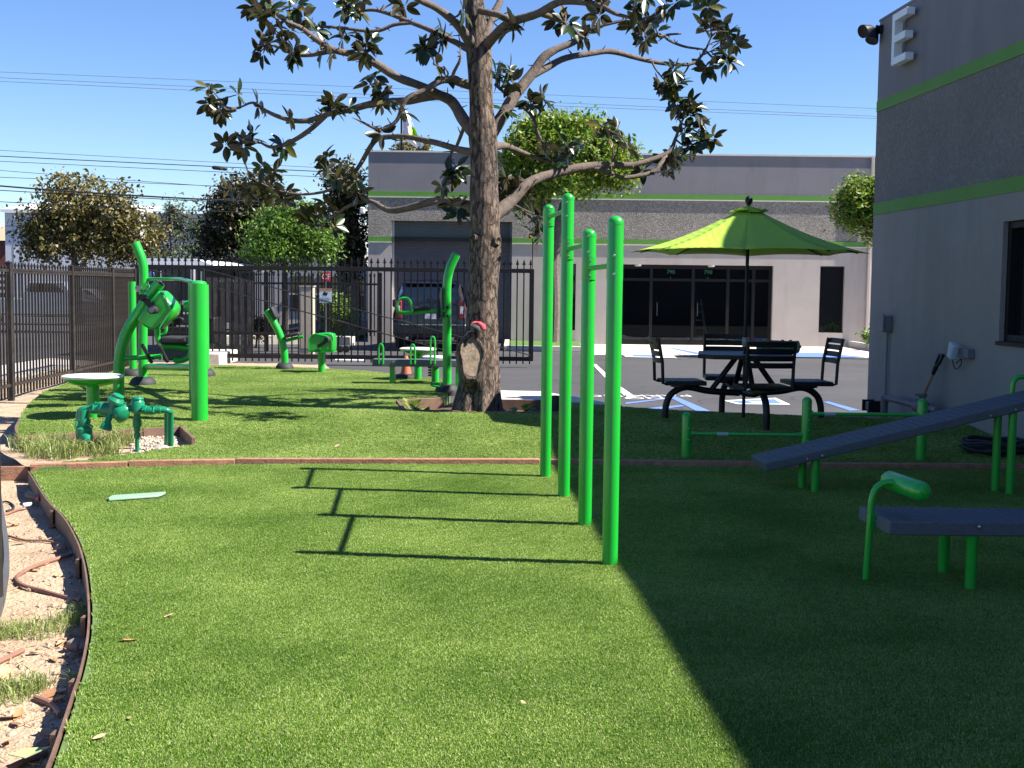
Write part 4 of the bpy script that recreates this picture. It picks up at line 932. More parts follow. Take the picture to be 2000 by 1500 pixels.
# 5 crank box on a post
b = G(628, 728); Yb = b.y
ck = thing('hand_crank_box', 'green box with a hand crank on a short post near the gate', 'exercise machine', b)
obj('post', MB().tube([(b.x, b.y, .1), (b.x, b.y, at(628, 684, Yb).z)], .055, 16), green, ck)
bxp = [(604, 682), (604, 664), (609, 655), (616, 652), (640, 650), (650, 653), (652, 660), (652, 682), (650, 686), (606, 686)]
hb = obj('box', MB().prism([at(x, y, Yb - .16) for x, y in bxp], (0, .32, 0)), green, ck, bevel=.015)
obj('rim', MB().tube([at(x, y, Yb - .165) for x, y in [(603, 683), (603, 664), (609, 655), (616, 652), (640, 657), (648, 668), (648, 683)]], .012, 6), green, hb)
obj('flange', MB().bx(at(602, 686, Yb).x, at(655, 686, Yb).x, Yb - .19, Yb + .19, at(628, 687, Yb).z, at(628, 685, Yb).z), green, hb)
cr = obj('crank', MB().bar(at(620, 677, Yb - .2), at(642, 663, Yb - .2), .03, .05), rubber, ck, bevel=.008)
obj('handle', MB().lathe([(.04, -.1), (.045, -.08), (.045, .04)], at(641, 663, Yb - .22), 14, (.2, 1, 0)), rubber, cr)
for x in (612, 625, 640): obj('bolt', bolt(at(x, 680, Yb - .166), (0, -1, 0), .012), steel, hb)
# 6 swing seat with bent mast, by the tree
b = G(873, 767); Yb = b.y
sw = thing('bent_mast_machine', 'tall green bent mast with a side arm and loop handles beside the tree', 'exercise machine', b)
obj('mast', MB().tube(path([(873, 767, 0), (873, 700, 0), (873, 620, 0), (873, 560, 0), (878, 527, 0), (891, 497, 0)], Yb), .058, 18), green, sw); foot(sw, b, z15, .16)
e0, e1 = at(887, 505, Yb), at(891.5, 496, Yb)
obj('end_cap', MB().lathe([(.056, 0), (.057, .006)], e1, 18, (e1 - e0)), green, sw)
obj('arm', MB().tube(path([(871, 607, -.06), (850, 606, -.07), (830, 608, -.07), (800, 611, -.07), (776, 610, -.07)], Yb), [.026] * 20 + [.026], 10), green, sw)
for dy, sc_ in ((-.12, 1), (.05, .9)):
    obj('loop_handle', MB().tube(path([(777, 609, dy), (776, 596, dy), (781, 585, dy), (790, 582, dy), (799, 585, dy), (804, 597, dy), (804, 609, dy), (790, 610, dy), (777, 609, dy)], Yb), .016, 8), green, sw)
obj('pad', MB().bar(at(806, 603, Yb), at(842, 601, Yb), .26, .045), rubber, sw, bevel=.015)
obj('back_pad', MB().bx(at(855, 580, Yb).x, at(861, 580, Yb).x, Yb - .14, Yb + .14, at(858, 622, Yb).z, at(858, 562, Yb).z), rubber, sw, bevel=.012)
for y in (600, 617): obj('clamp_bolt', bolt(at(874, y, Yb - .06), (0, -1, 0), .018, .03), blackm, sw)
obj('foot_rest', MB().tube(path([(868, 752, 0), (852, 750, -.08), (842, 751, -.1), (850, 754, -.12), (868, 754, -.03)], Yb), .016, 8), green, sw)
# 7 balance bench with loops behind
b = G(767, 750); Yb = b.y
bb = thing('balance_bench', 'grey plank bench with green loop handles by the lawn edge left of the tree', 'exercise bench', b)
a, c = at(729, 706, Yb), at(905, 708, Yb)
zc = (a.z + c.z) / 2
obj('plank', MB().bx(a.x, c.x, Yb - .14, Yb + .14, zc - .06, zc + .04), greypl, bb, bevel=.01)
for px in (767, 895): obj('leg', MB().bx(at(px, 740, Yb).x - .035, at(px, 740, Yb).x + .035, Yb - .1, Yb + .1, .1, zc - .061), green, bb, bevel=.006)
for px, pt in ((744, 672), (806, 673), (845, 658)):
    lo = at(px - 4, 711, Yb - .16); hi = at(px, pt, Yb - .16); ro = at(px + 4, 711, Yb - .16)
    obj('loop_handle', MB().tube(cm([tuple(lo), (lo.x, lo.y, hi.z - .06), (hi.x, hi.y, hi.z), (ro.x, ro.y, hi.z - .06), tuple(ro)], 5), .014, 8), green, bb)
for px in (748, 768, 812, 850): obj('bolt', bolt(at(px, 707, Yb - .142), (0, -1, 0), .012), steel, bb)
# 8 two white-topped seats and spring behind it
for px, by, ty, hw, lab in ((816, 742, 682, 36, 'round white-topped seat just behind the grey plank bench'), (850, 748, 698, 26, 'lower round white-topped seat beside the bent mast')):
    b = G(px, by); z = at(px, ty, b.y).z; r = hw / F * b.y
    s_ = thing('pedestal_stool', lab, 'seat', b)
    obj('pedestal', MB().lathe([(.055, .1), (.055, z - .04)], (b.x, b.y, 0), 16), green, s_)
    obj('plate', MB().lathe([(.08, z - .09), (r * .9, z - .03), (r * .98, z - .012)], (b.x, b.y, 0), 24), green, s_); obj('top', MB().lathe([(r * .98, z - .011), (r, z), (r, z + .012), (r - .02, z + .02), (.02, z + .02)], (b.x, b.y, 0), 24), whitep, s_)
b = G(843, 734); Ys = b.y; zt = at(843, 711, Ys).z
tag(obj('coil_spring', MB().tube([(b.x + .05 * cos(i * .6), b.y + .05 * sin(i * .6), .16 + (zt - .16) * i / 52) for i in range(53)], .013, 6), blackm), 'black coil spring under the grey plank bench', 'spring')
b = G(793, 738)
cn = thing('traffic_cone', 'orange traffic cone with a black base behind the grey plank bench', 'traffic cone', b)
obj('base', MB().lathe([(.20, .15), (.20, .19), (.17, .22), (.10, .235)], (b.x, b.y, 0), 20), rubber, cn); obj('cone', MB().lathe([(.085, .236), (.05, .4), (.03, .5), (.025, .505)], (b.x, b.y, 0), 20), M('faded orange', (.42, .11, .05), rough=.6), cn)
# 9 hurdle bars on the right
hb_ = [(1340, 894, 805), (1573, 897, 775), (1798, 900, 778)]
hu = thing('step_over_bars', 'low green posts with step-over bars on the shaded raised lawn', 'exercise bars', G(1573, 897))
HP = []
for px, by, ty in hb_:
    b = G(px, by); HP.append(b); obj('post', dome_post(b, .044, .0, at(px, ty, b.y).z), green, hu)
for i, py in ((0, 847), (1, 808)):
    z = at(hb_[i][0], py, HP[i].y).z; A, B = HP[i].copy(), HP[i+1].copy(); A.z = B.z = z; d = (B - A).normalized()
    br = obj('bar', MB().tube([A + d*.044, B - d*.044], .0165, 12), green, hu)
    obj('collar', MB().lathe([(.03, 0), (.03, .02)], A + d*.036, 14, d).lathe([(.03, 0), (.03, .02)], B - d*.036, 14, -d), green, br)
    for P in (A, B):
        for dz in (-.05, .05): obj('bolt', bolt(P + Vector((.01, -.044, dz)), (0, -1, 0), .008), steel, br)
    m_ = A.lerp(B, .3 if i == 0 else .2); obj('sticker', MB().tube([m_ - d*.05, m_ + d*.05], .0172, 12), M('pale sticker', (.35, .45, .42), rough=.5), br)
# 10 incline sit-up board
def plank(parent, a, c, wv, th, nm='plank'):
    """plank from a to c (near top edge), wv = vector to the far edge"""
    up = (c - a).cross(wv).normalized(); up = up if up.z > 0 else -up
    return obj(nm, MB().prism([a, c, c + wv, a + wv], up * -th), greypl, parent, bevel=.008)
YN, YF = 9.33, 9.80
a = at(1494, 905, YN); c0 = at(2000, 785, YN); c = a + (c0 - a) * 1.28
ib = thing('incline_board', 'long blue-grey sloping sit-up board on green legs, right side', 'exercise bench', gnd(1790, 965))
wv = Vector((-.02, YF - YN, 0)); plank(ib, a, c, wv, .068)
for t in [i / 40 for i in range(1, 40)]:
    q = a + (c - a) * t + Vector((0, 0, .0012)); obj('tread_ridge', MB().bar(q + wv * .06, q + wv * .94, .012, .003), greypl, ib) if t < .99 else None
dirx = (c - a) / (c.x - a.x)
def on(x): return a + dirx * (x - a.x)
for px, by, far in ((1594, 966, 0), (1566, 956, 1), (1983, 973, 0), (1943, 962, 1)):
    b = gnd(px, by); z = on(b.x).z - .05
    if far == 0 and b.y < YN + .04: b.y = YN + .06
    obj('leg', MB().tube([(b.x, b.y, -.03), (b.x, b.y, z)], .031, 14), green, ib)
for px in (1577, 1606, 1932, 1980): 
    q = on(at(px, 880, YN).x); obj('bolt', bolt(q + Vector((0, -.001, -.045)), (0, -1, 0), .010), steel, ib)
p1 = at(1978, 775, YF + .05)
obj('grab_handle', MB().tube(cm([(p1.x, YF + .06, p1.z - .12), (p1.x, YF + .06, p1.z + .08), (p1.x + .02, YF + .06, p1.z + .14), (p1.x + .08, YF + .06, p1.z + .16), (p1.x + .45, YF + .06, p1.z + .16), (p1.x + .5, YF + .06, p1.z + .1), (p1.x + .5, YF + .06, p1.z - .02)], 5), .02, 12), green, ib)
# 11 flat bench with a curved leg hook
YN, YF = 6.32, 6.76
a = at(1738, 1018, YN); z = a.z
fb = thing('flat_bench', 'flat blue-grey exercise bench with a padded leg hook, lower right', 'exercise bench', gnd(1905, 1160))
c = Vector((3.55, YN, z)); a2 = at(1677, 990, YF); wv = Vector((a2.x - a.x, YF - YN, 0))
plank(fb, a, c, wv, .075)
for i in range(1, 34):
    q = a + (c - a) * (i / 34) + Vector((0, 0, .0012)); obj('tread_ridge', MB().bar(q + wv * .06, q + wv * .94, .012, .003), greypl, fb)
for px, by in ((1909, 1161), (1842, 1119)):
    b = gnd(px, by); b.y = max(b.y, YN + .05)
    obj('leg', MB().lathe([(.029, -.03), (.029, z - .12), (.034, z - .078)], (b.x, b.y, 0), 16), green, fb)
b = gnd(3.2 * 0 + 1909, 1161)
for dy in (.06, .5 * .8): obj('leg', MB().tube([(3.3, YN + dy, -.03), (3.3, YN + dy, z - .076)], .029, 14), green, fb)
obj('bolt', bolt(at(1912, 1029, YN) + Vector((0, -.001, 0)), (0, -1, 0), .011), steel, fb)
hb0 = gnd(1690, 1135); Yh = hb0.y
pth = cm([(hb0.x, Yh, -.03), (hb0.x + .01, Yh, .2), tuple(at(1700, 1010, Yh)), tuple(at(1703, 975, Yh)), tuple(at(1713, 952, Yh)), tuple(at(1733, 942, Yh)), tuple(at(1762, 944, Yh - .03))], 6)
obj('hook', MB().tube(pth, .0185, 14), green, fb)
r0, r1 = at(1738, 938, Yh + .12), at(1800, 960, Yh - .22); d = (r1 - r0); L_ = d.length
obj('roller', MB().lathe([(.002, -.045), (.03, -.038), (.047, -.018), (.053, 0), (.053, L_), (.047, L_ + .018), (.03, L_ + .038), (.002, L_ + .045)], r0, 20, d), green, fb)
pl = at(1709, 1022, Yh); obj('mount_plate', MB().bar((hb0.x + .005, Yh - .02, z - .04), (a2.x + .06, (YN + YF) / 2, z - .04), .012, .085), green, fb, bevel=.003)
obj('bolt', bolt((hb0.x + .045, Yh - .03, z - .035), (0, -1, 0), .009), steel, fb)
# ------------------------------------------------------------------ picnic table with swivel chairs
TC = Vector((2.52, 13.3, lz(13.3))); zt_ = at(1457, 690, TC.y).z; g0 = TC.z
feet = [TC + Vector((cos(a_), sin(a_), 0)) * .86 for a_ in (R(184), R(-85), R(4), R(96))]
bm_ = M('satin black table', (.007, .0075, .009), rough=.45, spec=.35, var=.2, scale=9, dirt=(.025, .025, .025), damt=.3)
tt = thing('picnic_table', 'black metal table with four attached swivel chairs under the lime umbrella', 'picnic table', TC)
q = .50
Tt = Matrix.Translation((TC.x, TC.y, 0)) @ Matrix.Rotation(R(-9), 4, 'Z')
ch = .16
obj('table_top', MB(Tt).prism([(-q+ch, -q, zt_), (q-ch, -q, zt_), (q, -q+ch, zt_), (q, q-ch, zt_), (q-ch, q, zt_), (-q+ch, q, zt_), (-q, q-ch, zt_), (-q, -q+ch, zt_)], (0, 0, -.045)), bm_, tt, bevel=.006)
for i, f in enumerate(feet):
    d = Vector((f.x - TC.x, f.y - TC.y, 0)); L_ = d.length; d.normalize(); zb = g0 + .30
    P = lambda r, z: (TC.x + d.x * r, TC.y + d.y * r, z)
    obj('leg', MB().tube(cm([P(.05, zb - .02), P(L_*.45, zb), P(L_ * .74, zb + .04), P(L_ * .92, zb - .03), P(L_ * .99, zb - .15), P(L_, g0 - .02)], 6), .036, 14), bm_, tt)
    obj('strut', MB().tube([P(L_ * .42, zb + .01), P(.10, zt_ - .05)], .03, 12), bm_, tt)
    # swivel chair over the beam
    r0 = L_ * .80; zs = g0 + .42
    ca = math.atan2(d.y, d.x) + (-.02 if i == 1 else -.2 if i == 3 else 0)
    Tc = Matrix.Translation((TC.x + d.x * r0, TC.y + d.y * r0, 0)) @ Matrix.Rotation(ca, 4, 'Z')       # local +x points away from the table
    seat = obj('seat', MB(Tc).bx(-.22, .22, -.25, -.225, zs - .045, zs).bx(-.22, .22, .225, .25, zs - .045, zs).bx(-.22, -.195, -.224, .224, zs - .045, zs), bm_, tt, bevel=.004)
    for k in range(6): obj('seat_slat', MB(Tc).bx(-.19 + k * .068, -.133 + k * .068, -.224, .224, zs - .022, zs + .004), bm_, seat, bevel=.003)
    obj('swivel', MB(Tc).lathe([(.05, zb + .03), (.05, zs - .09), (.12, zs - .075), (.12, zs - .047)], (0, 0, 0), 16), bm_, seat)
    back = obj('backrest', MB(Tc).tube([(.2, -.24, zs - .03), (.25, -.24, zs - .02), (.26, -.24, zs + .2), (.31, -.24, zs + .46)], .018, 8).tube([(.2, .24, zs - .03), (.25, .24, zs - .02), (.26, .24, zs + .2), (.31, .24, zs + .46)], .018, 8), bm_, tt)
    for k in range(4):
        z0 = zs + .19 + k * .072; xo = .262 + .05 * k / 3
        mbs = MB(Tc); n = 6
        for s_ in range(n):
            y0, y1 = -.225 + .45 * s_ / n, -.225 + .45 * (s_ + 1) / n
            c0, c1 = .03 * (1 - (y0 / .225) ** 2), .03 * (1 - (y1 / .225) ** 2)
            mbs.add([(xo + c0, y0, z0), (xo + c1, y1, z0), (xo + c1 + .012, y1, z0 + .056), (xo + c0 + .012, y0, z0 + .056), (xo + c0 + .012, y0, z0), (xo + c1 + .012, y1, z0), (xo + c1 + .024, y1, z0 + .056), (xo + c0 + .024, y0, z0 + .056)], [(0,1,2,3),(5,4,7,6),(3,2,6,7),(1,0,4,5)] + ([(0,3,7,4)] if s_ == 0 else []) + ([(1,5,6,2)] if s_ == n-1 else []))
        obj('back_slat', mbs, bm_, back)
# umbrella
ub = thing('patio_umbrella', 'lime green patio umbrella on a thin black pole over the table', 'umbrella', TC)
def umb_mat():
    m, t, b = nodes_mat('lime canvas'); N = t.nodes.new; L = t.links.new
    tc = N('ShaderNodeTexCoord'); n = N('ShaderNodeTexNoise'); n.inputs['Scale'].default_value = 3; n.inputs['Detail'].default_value = 6; L(tc.outputs['Object'], n.inputs[0])
    r = N('ShaderNodeValToRGB'); r.color_ramp.elements[0].color = (.40, .62, .06, 1); r.color_ramp.elements[1].color = (.47, .70, .08, 1); L(n.outputs[0], r.inputs[0])
    L(r.outputs[0], b.inputs['Base Color']); b.inputs['Roughness'].default_value = .85
    wv_ = N('ShaderNodeTexWave'); wv_.inputs['Scale'].default_value = 4; wv_.inputs['Distortion'].default_value = 6; L(tc.outputs['Object'], wv_.inputs[0])
    bp = N('ShaderNodeBump'); bp.inputs['Strength'].default_value = .12; bp.inputs['Distance'].default_value = .02; L(wv_.outputs['Fac'], bp.inputs['Height']); L(bp.outputs[0], b.inputs['Normal'])
    tr = N('ShaderNodeBsdfTranslucent'); L(r.outputs[0], tr.inputs[0]); ms_ = N('ShaderNodeMixShader'); ms_.inputs[0].default_value = .22
    L(b.outputs[0], ms_.inputs[1]); L(tr.outputs[0], ms_.inputs[2]); L(ms_.outputs[0], t.nodes['Material Output'].inputs[0]); return m
um_ = umb_mat()
zr, za = at(1457, 494, TC.y).z, at(1457, 402, TC.y).z; RU = 1.265; a0 = R(-101.4)
obj('pole', MB().tube([(TC.x, TC.y, g0 - .02), (TC.x, TC.y, za + .02)], .019, 12), blackm, ub)
def canopy(r_in, r_out, z_in, z_out, sag, k):
    mb = MB(); a, b = a0 + k * pi/4, a0 + (k + 1) * pi/4; nu, nv = 8, 8; V = []
    for j in range(nv + 1):
        t = j / nv
        for i in range(nu + 1):
            u = i / nu; e0 = Vector((cos(a), sin(a))) ; e1 = Vector((cos(b), sin(b))); r = r_in + (r_out - r_in) * t
            p = e0.lerp(e1, u) * r; w_ = 4 * u * (1 - u)
            p *= 1 - sag * .5 * w_ * t * t
            z = z_in + (z_out - z_in) * (t + .10 * sin(pi * t)) - sag * .25 * w_ * sin(pi * min(1, t)) * .6 + (.02 * w_ if j == nv else 0)
            V.append((TC.x + p.x, TC.y + p.y, z))
    return mb.add(V, [(j*(nu+1)+i, j*(nu+1)+i+1, (j+1)*(nu+1)+i+1, (j+1)*(nu+1)+i) for j in range(nv) for i in range(nu)])
for k in range(8):
    c_ = obj('canopy_panel', canopy(.10, RU, za - .05, zr, .05, k), um_, ub, ang=60)
    c_.modifiers.new('thick', 'SOLIDIFY').thickness = .003
    e = Vector((cos(a0 + k*pi/4), sin(a0 + k*pi/4), 0))
    pts = [TC + e * (r) - Vector((0, 0, g0)) + Vector((0, 0, za - .075 + (zr - .012 - za + .055) * ((r - .1) / (RU - .1) + .10 * sin(pi * (r - .1) / (RU - .1))))) for r in (.05, .3, .6, .9, 1.15)]
    obj('rib', MB().tube(pts, .008, 6), blackm, ub)
for k in range(8):
    v = obj('vent_flap', canopy(.02, .21, za, za - .075 + .01 * ((k * 5) % 3), .10, k), um_, ub, ang=60); v.modifiers.new('thick', 'SOLIDIFY').thickness = .003
obj('finial', MB().lathe([(.012, -.02), (.016, .0), (.03, .015), (.042, .045), (.036, .075), (.015, .095), (.002, .098)], (TC.x, TC.y, za + .01), 16), blackm, ub)
obj('crank_housing', MB().lathe([(.03, -.05), (.034, 0), (.03, .05)], (TC.x, TC.y, at(1457, 668, TC.y).z), 14).lathe([(.026, 0), (.026, .04), (.018, .05)], (TC.x, TC.y - .03, at(1457, 667, TC.y).z), 14, (0, -1, 0)), M('grey plastic'), ub)
# rolled turf mats on the table
mt = M('pale green matting', (.16, .20, .13), rough=.95, var=.35, scale=30, bump=.8, bscale=90)
p = at(1520, 672, TC.y + .1); zt2 = zt_ + .001
rl = thing('rolled_mat', 'rolled-up pale green matting tied up on the table', 'mat roll', (p.x, p.y, zt2))
r_ = .085; Tm = Matrix.Translation((p.x, p.y, zt2 + r_ * .8)) @ Matrix.Rotation(R(6), 4, 'Z')
mb = MB(Tm)
sp_ = [(max(.012, r_ * (1 - i / 60)) * cos(i * .45), max(.012, r_ * (1 - i / 60)) * sin(i * .45) * .85) for i in range(46)]
mb.loft([[(x, yy * 1.0, zz) for yy, zz in [(r_ * cos(t) * (1 + .05 * sin(3 * t + x * 9)), r_ * .82 * sin(t) * (1 + .05 * sin(2 * t + x * 14))) for t in [j * pi / 9 for j in range(18)]]] for x in [-.22 + .044 * i for i in range(11)]])
obj('roll', mb, mt, rl)
obj('loose_edge', MB(Tm).prism([(-.3, -.02, .02), (-.21, -.09, .0), (.2, -.1, -.03), (.25, -.04, .0), (.2, 0, .05)], (0, 0, .012)), mt, rl)
for x in (-.12, .03, .12): obj('tie', MB(Tm).tube([(x + .02 * sin(t), r_ * 1.06 * cos(t), r_ * .88 * sin(t)) for t in [j * pi / 10 for j in range(21)]], .006, 6), blackm, rl)
# ------------------------------------------------------------------ backflow pipes
bf = thing('backflow_pipes', 'teal green painted backflow valve pipes standing in the planting bed', 'pipework', gnd(240, 885, -.03))
Y0 = gnd(165, 894, -.03).y
def pp_(px, py, dy=0): return at(px, py, Y0 + dy)
obj('riser', MB().tube([pp_(164, 900), pp_(165, 850)], .026, 12).tube([pp_(170, 893, .15), pp_(170, 850, .15)], .024, 12), pipeg, bf)
v = obj('valve_body', MB().lathe([(.03, -.18), (.055, -.16), (.062, -.1), (.05, -.08), (.075, -.05), (.075, .03), (.05, .05), (.058, .08), (.05, .14), (.048, .2)], pp_(164, 843), 18), pipeg, bf)
obj('handle', MB().tube([pp_(147, 832, -.02), pp_(158, 828, -.03), pp_(176, 830, -.05), pp_(182, 834, -.05)], .009, 8), pipeg, v)
obj('bonnet', MB().lathe([(.05, 0), (.055, .03), (.035, .07), (.02, .09)], pp_(168, 856, -.04), 14, (.5, -1, -.1)), pipeg, v)
obj('top_pipe', MB().tube(cm([tuple(pp_(155, 845)), tuple(pp_(154, 815)), tuple(pp_(158, 802)), tuple(pp_(172, 799)), tuple(pp_(205, 798))], 6), .030, 12), pipeg, bf)
obj('union', MB().lathe([(.036, -.06), (.044, -.04), (.044, .04), (.036, .06)], pp_(190, 799), 12, (1, 0, .03)), pipeg, bf)
obj('tee_handle', MB().tube([pp_(190, 797), pp_(191, 787)], .01, 8).tube([pp_(185, 787), pp_(197, 789)], .012, 8), pipeg, bf)
c = pp_(222, 800, -.02)
ck_ = obj('check_valve', MB().lathe([(.035, -.14), (.06, -.11), (.066, 0), (.06, .1), (.035, .14)], c, 16, (1, 0, -.05)), pipeg, bf)
obj('upper_bonnet', MB().lathe([(.055, 0), (.055, .07), (.075, .075), (.075, .10), (.05, .13), (.05, .15), (.02, .16)], c + Vector((-.01, -.01, .0)), 14, (.45, -.1, .9)), pipeg, ck_)
obj('lower_bonnet', MB().lathe([(.05, 0), (.06, .06), (.07, .08), (.07, .11), (.03, .13)], c + Vector((.03, -.02, -.0)), 14, (.75, -.55, -.5)), pipeg, ck_)
obj('relief_port', MB().lathe([(.03, 0), (.03, .08), (.048, .11), (.055, .15), (.03, .16)], c + Vector((-.02, -.03, -.03)), 14, (-.25, -.2, -1)), pipeg, ck_)
obj('link_pipe', MB().tube([pp_(238, 798), pp_(262, 797)], .03, 12), pipeg, bf)
v2 = obj('shutoff_valve', MB().lathe([(.04, -.05), (.062, -.03), (.062, .05), (.05, .07), (.056, .085), (.05, .10), (.02, .105)], pp_(269, 797), 16), pipeg, bf)
obj('riser', MB().tube([pp_(268, 885), pp_(268, 845), pp_(267.5, 838), pp_(267.5, 802)], [.020, .020, .031, .031], 12), pipeg, bf)
obj('coupling', MB().lathe([(.04, -.03), (.04, .03)], pp_(268, 826), 12).lathe([(.03, -.02), (.03, .02)], pp_(268, 850), 12), pipeg, bf)
obj('outlet_pipe', MB().tube(cm([tuple(pp_(280, 800, -.05)), tuple(pp_(315, 801, -.02)), tuple(pp_(328, 803, .0)), tuple(pp_(333, 812, .05)), tuple(pp_(333, 870, .12))], 6), .028, 12), pipeg, bf)
obj('outlet_pipe', MB().tube(cm([tuple(pp_(275, 798, .15)), tuple(pp_(310, 799, .25)), tuple(pp_(322, 800, .28)), tuple(pp_(326, 810, .3)), tuple(pp_(326, 868, .35))], 6), .026, 12), pipeg, bf)
obj('union', MB().lathe([(.034, -.05), (.04, -.03), (.04, .03), (.034, .05)], pp_(292, 802, -.04), 12, (1, 0, .02)).lathe([(.034, -.03), (.036, .03)], pp_(308, 801, -.03), 12, (1, 0, .02)), pipeg, bf)
for px, py, dy in ((182, 790, -.03), (214, 784, -.06), (240, 790, -.05), (300, 794, -.06), (150, 822, -.05)):
    c_ = pp_(px, py, dy); obj('test_cock', MB().tube([c_, c_ + Vector((0, -.02, -.05))], .009, 8).bar(c_ + Vector((-.022, 0, .004)), c_ + Vector((.022, 0, .01)), .008, .012), pipeg, bf)
for c_, d_, r_ in ((pp_(205, 799), Vector((1, 0, 0)), .052), (pp_(242, 798), Vector((1, 0, 0)), .050), (pp_(283, 800, -.05), Vector((1, 0, 0)), .045), (pp_(164, 822), Vector((0, 0, 1)), .060)):
    fl_ = obj('flange', MB().lathe([(r_ * .7, -.016), (r_, -.014), (r_, .014), (r_ * .7, .016)], c_, 6 if r_ < .048 else 16, d_), pipeg, bf); x_, y_ = basis(d_)
    for k_ in range(6): obj('bolt', bolt(c_ + d_ * -.014 + (x_ * cos(k_ * pi / 3) + y_ * sin(k_ * pi / 3)) * r_ * .82, -d_, .008, .01), pipeg, fl_)
# bed stones
b = gnd(318, 874, .03)
tag(obj('bed_rock', MB().loft([[(b.x + .11 * s * cos(t) * (1 + .12 * sin(2*t)), b.y + .08 * s * sin(t), z) for t in [i * pi / 7 for i in range(14)]] for s, z in ((.8, -.06), (1, -.02), (.9, .02), (.55, .045), (.1, .052))]), M('grey boulder', (.33, .31, .29), rough=.9, var=.2, bump=.6, bscale=30)), 'grey boulder on the gravel by the green pipes', 'rock')
rnd = random.Random(5); mb = MB()
for i in range(420):
    px, py = rnd.uniform(255, 345), rnd.uniform(852, 886)
    if py < 838 + (345 - px) * .1 or py > 888 - (px - 255) * .13: continue
    p = gnd(px, py, .03); s = rnd.uniform(.008, .018)
    mb.loft([[(p.x + s*k*cos(t)*rnd.uniform(.8, 1.2), p.y + s*k*sin(t), p.z + z*s) for t in (0, 1.26, 2.5, 3.77, 5.0)] for k, z in ((.8, -.6), (1, .1), (.5, .7))])
tag(obj('bed_gravel', mb, M('pale gravel', (.42, .36, .29), rough=.9, var=.35, scale=40)), 'pale gravel in the bed under the green pipes', 'gravel', kind='stuff')
# ------------------------------------------------------------------ vehicles
def wheel(parent, c, r, w, ax=(1, 0, 0), rimm=None):
    t_ = obj('wheel', MB().lathe([(r * .6, -w/2), (r * .92, -w/2), (r, -w*.35), (r, w*.35), (r * .92, w/2), (r * .6, w/2)], c, 24, ax), rubber, parent)
    obj('rim', MB().lathe([(r * .6, -w*.45), (r*.55, -w*.5), (r * .2, -w*.42), (.02, -w*.45)], c, 16, ax).lathe([(r * .6, w*.45), (r*.55, w*.5), (r * .2, w*.42), (.02, w*.45)], c, 16, ax), rimm or steel, t_)
def carpaint(name, col): return M(name, col, rough=.25, var=.04, coat=.8, spec=.5)
# dark SUV seen from behind
SY = 32.4; sx0 = at(840, 600, SY).x; g = ASPH
suv = thing('parked_suv', 'dark navy SUV parked nose-in at the roll-up door behind the gate', 'car', (sx0, SY, g))
navy = carpaint('navy car paint', (.010, .013, .026))
def sect(y, wd, z0, z1, belt, roofw, k=5):
    """cross-section of a car body at depth y"""
    P = []
    for x, z in ((-.94*wd, z0), (-wd, z0 + .12), (-wd, belt - .12), (-.96*wd, belt), (-roofw, z1 - .10), (-roofw + .09, z1 - .02), (0, z1), (roofw - .09, z1 - .02), (roofw, z1 - .10), (.96*wd, belt), (wd, belt - .12), (wd, z0 + .12), (.94*wd, z0)): P.append((sx0 + x, y, g + z))
    return P
obj('body', MB().loft([sect(SY, .93, .42, 1.12, 1.02, .78), sect(SY + .06, .98, .34, 1.70, 1.08, .72), sect(SY + .22, 1.0, .3, 1.88, 1.1, .76), sect(SY + .6, 1.01, .28, 1.91, 1.1, .78), sect(SY + 2.5, 1.01, .28, 1.90, 1.1, .78), sect(SY + 3.2, 1.0, .28, 1.45, 1.1, .74), sect(SY + 3.6, 1.0, .28, 1.14, 1.04, .8), sect(SY + 4.6, .96, .32, 1.05, .95, .8), sect(SY + 4.8, .88, .4, .95, .85, .75)]), navy, suv, ang=30)
gb = MB().prism([(sx0 - .73, SY + .06, g + 1.16), (sx0 + .73, SY + .06, g + 1.16), (sx0 + .62, SY + .12, g + 1.66), (sx0 - .62, SY + .12, g + 1.66)], (0, -.03, 0))
obj('rear_window', gb, carglass, suv, bevel=.01)
obj('spoiler', MB().bx(sx0 - .66, sx0 + .66, SY - .02, SY + .2, g + 1.78, g + 1.84), navy, suv, bevel=.02)
for s in (-1, 1):
    obj('tail_light', MB().bx(sx0 + s * .83 - .09, sx0 + s * .83 + .09, SY - .03, SY + .08, g + .86, g + 1.34), M('red lens', (.22, .012, .02), rough=.15, coat=.6), suv, bevel=.03)
    obj('lens_insert', MB().bx(sx0 + s * .83 - .04, sx0 + s * .83 + .04, SY - .038, SY - .031, g + 1.0, g + 1.2), M('clear lens', (.6, .6, .62), rough=.15), suv, bevel=.01)
    obj('side_window', MB().prism([(sx0 + s * .99, SY + .45, g + 1.14), (sx0 + s * .99, SY + 3.0, g + 1.14), (sx0 + s * .83, SY + 2.5, g + 1.72), (sx0 + s * .83, SY + .55, g + 1.72)], (s * .012, 0, 0)), carglass, suv)
    obj('mirror', MB().bx(sx0 + s * 1.15 - .13, sx0 + s * 1.15 + .11, SY + 2.9, SY + 3.0, g + 1.12, g + 1.33), navy, suv, bevel=.03)
    obj('exhaust', MB().lathe([(.04, 0), (.045, .1), (.035, .1)], (sx0 + s * .6, SY - .02, g + .35), 12, (0, 1, 0)), steel, suv)
    wheel(suv, (sx0 + s * .84, SY + 1.0, g + .38), .38, .26); wheel(suv, (sx0 + s * .84, SY + 3.9, g + .38), .38, .26)
obj('bumper', MB().bx(sx0 - .97, sx0 + .97, SY - .12, SY + .1, g + .45, g + .74), navy, suv, bevel=.05); obj('bumper_trim', MB().bx(sx0 - .75, sx0 + .75, SY - .13, SY - .121, g + .70, g + .725), steel, suv)
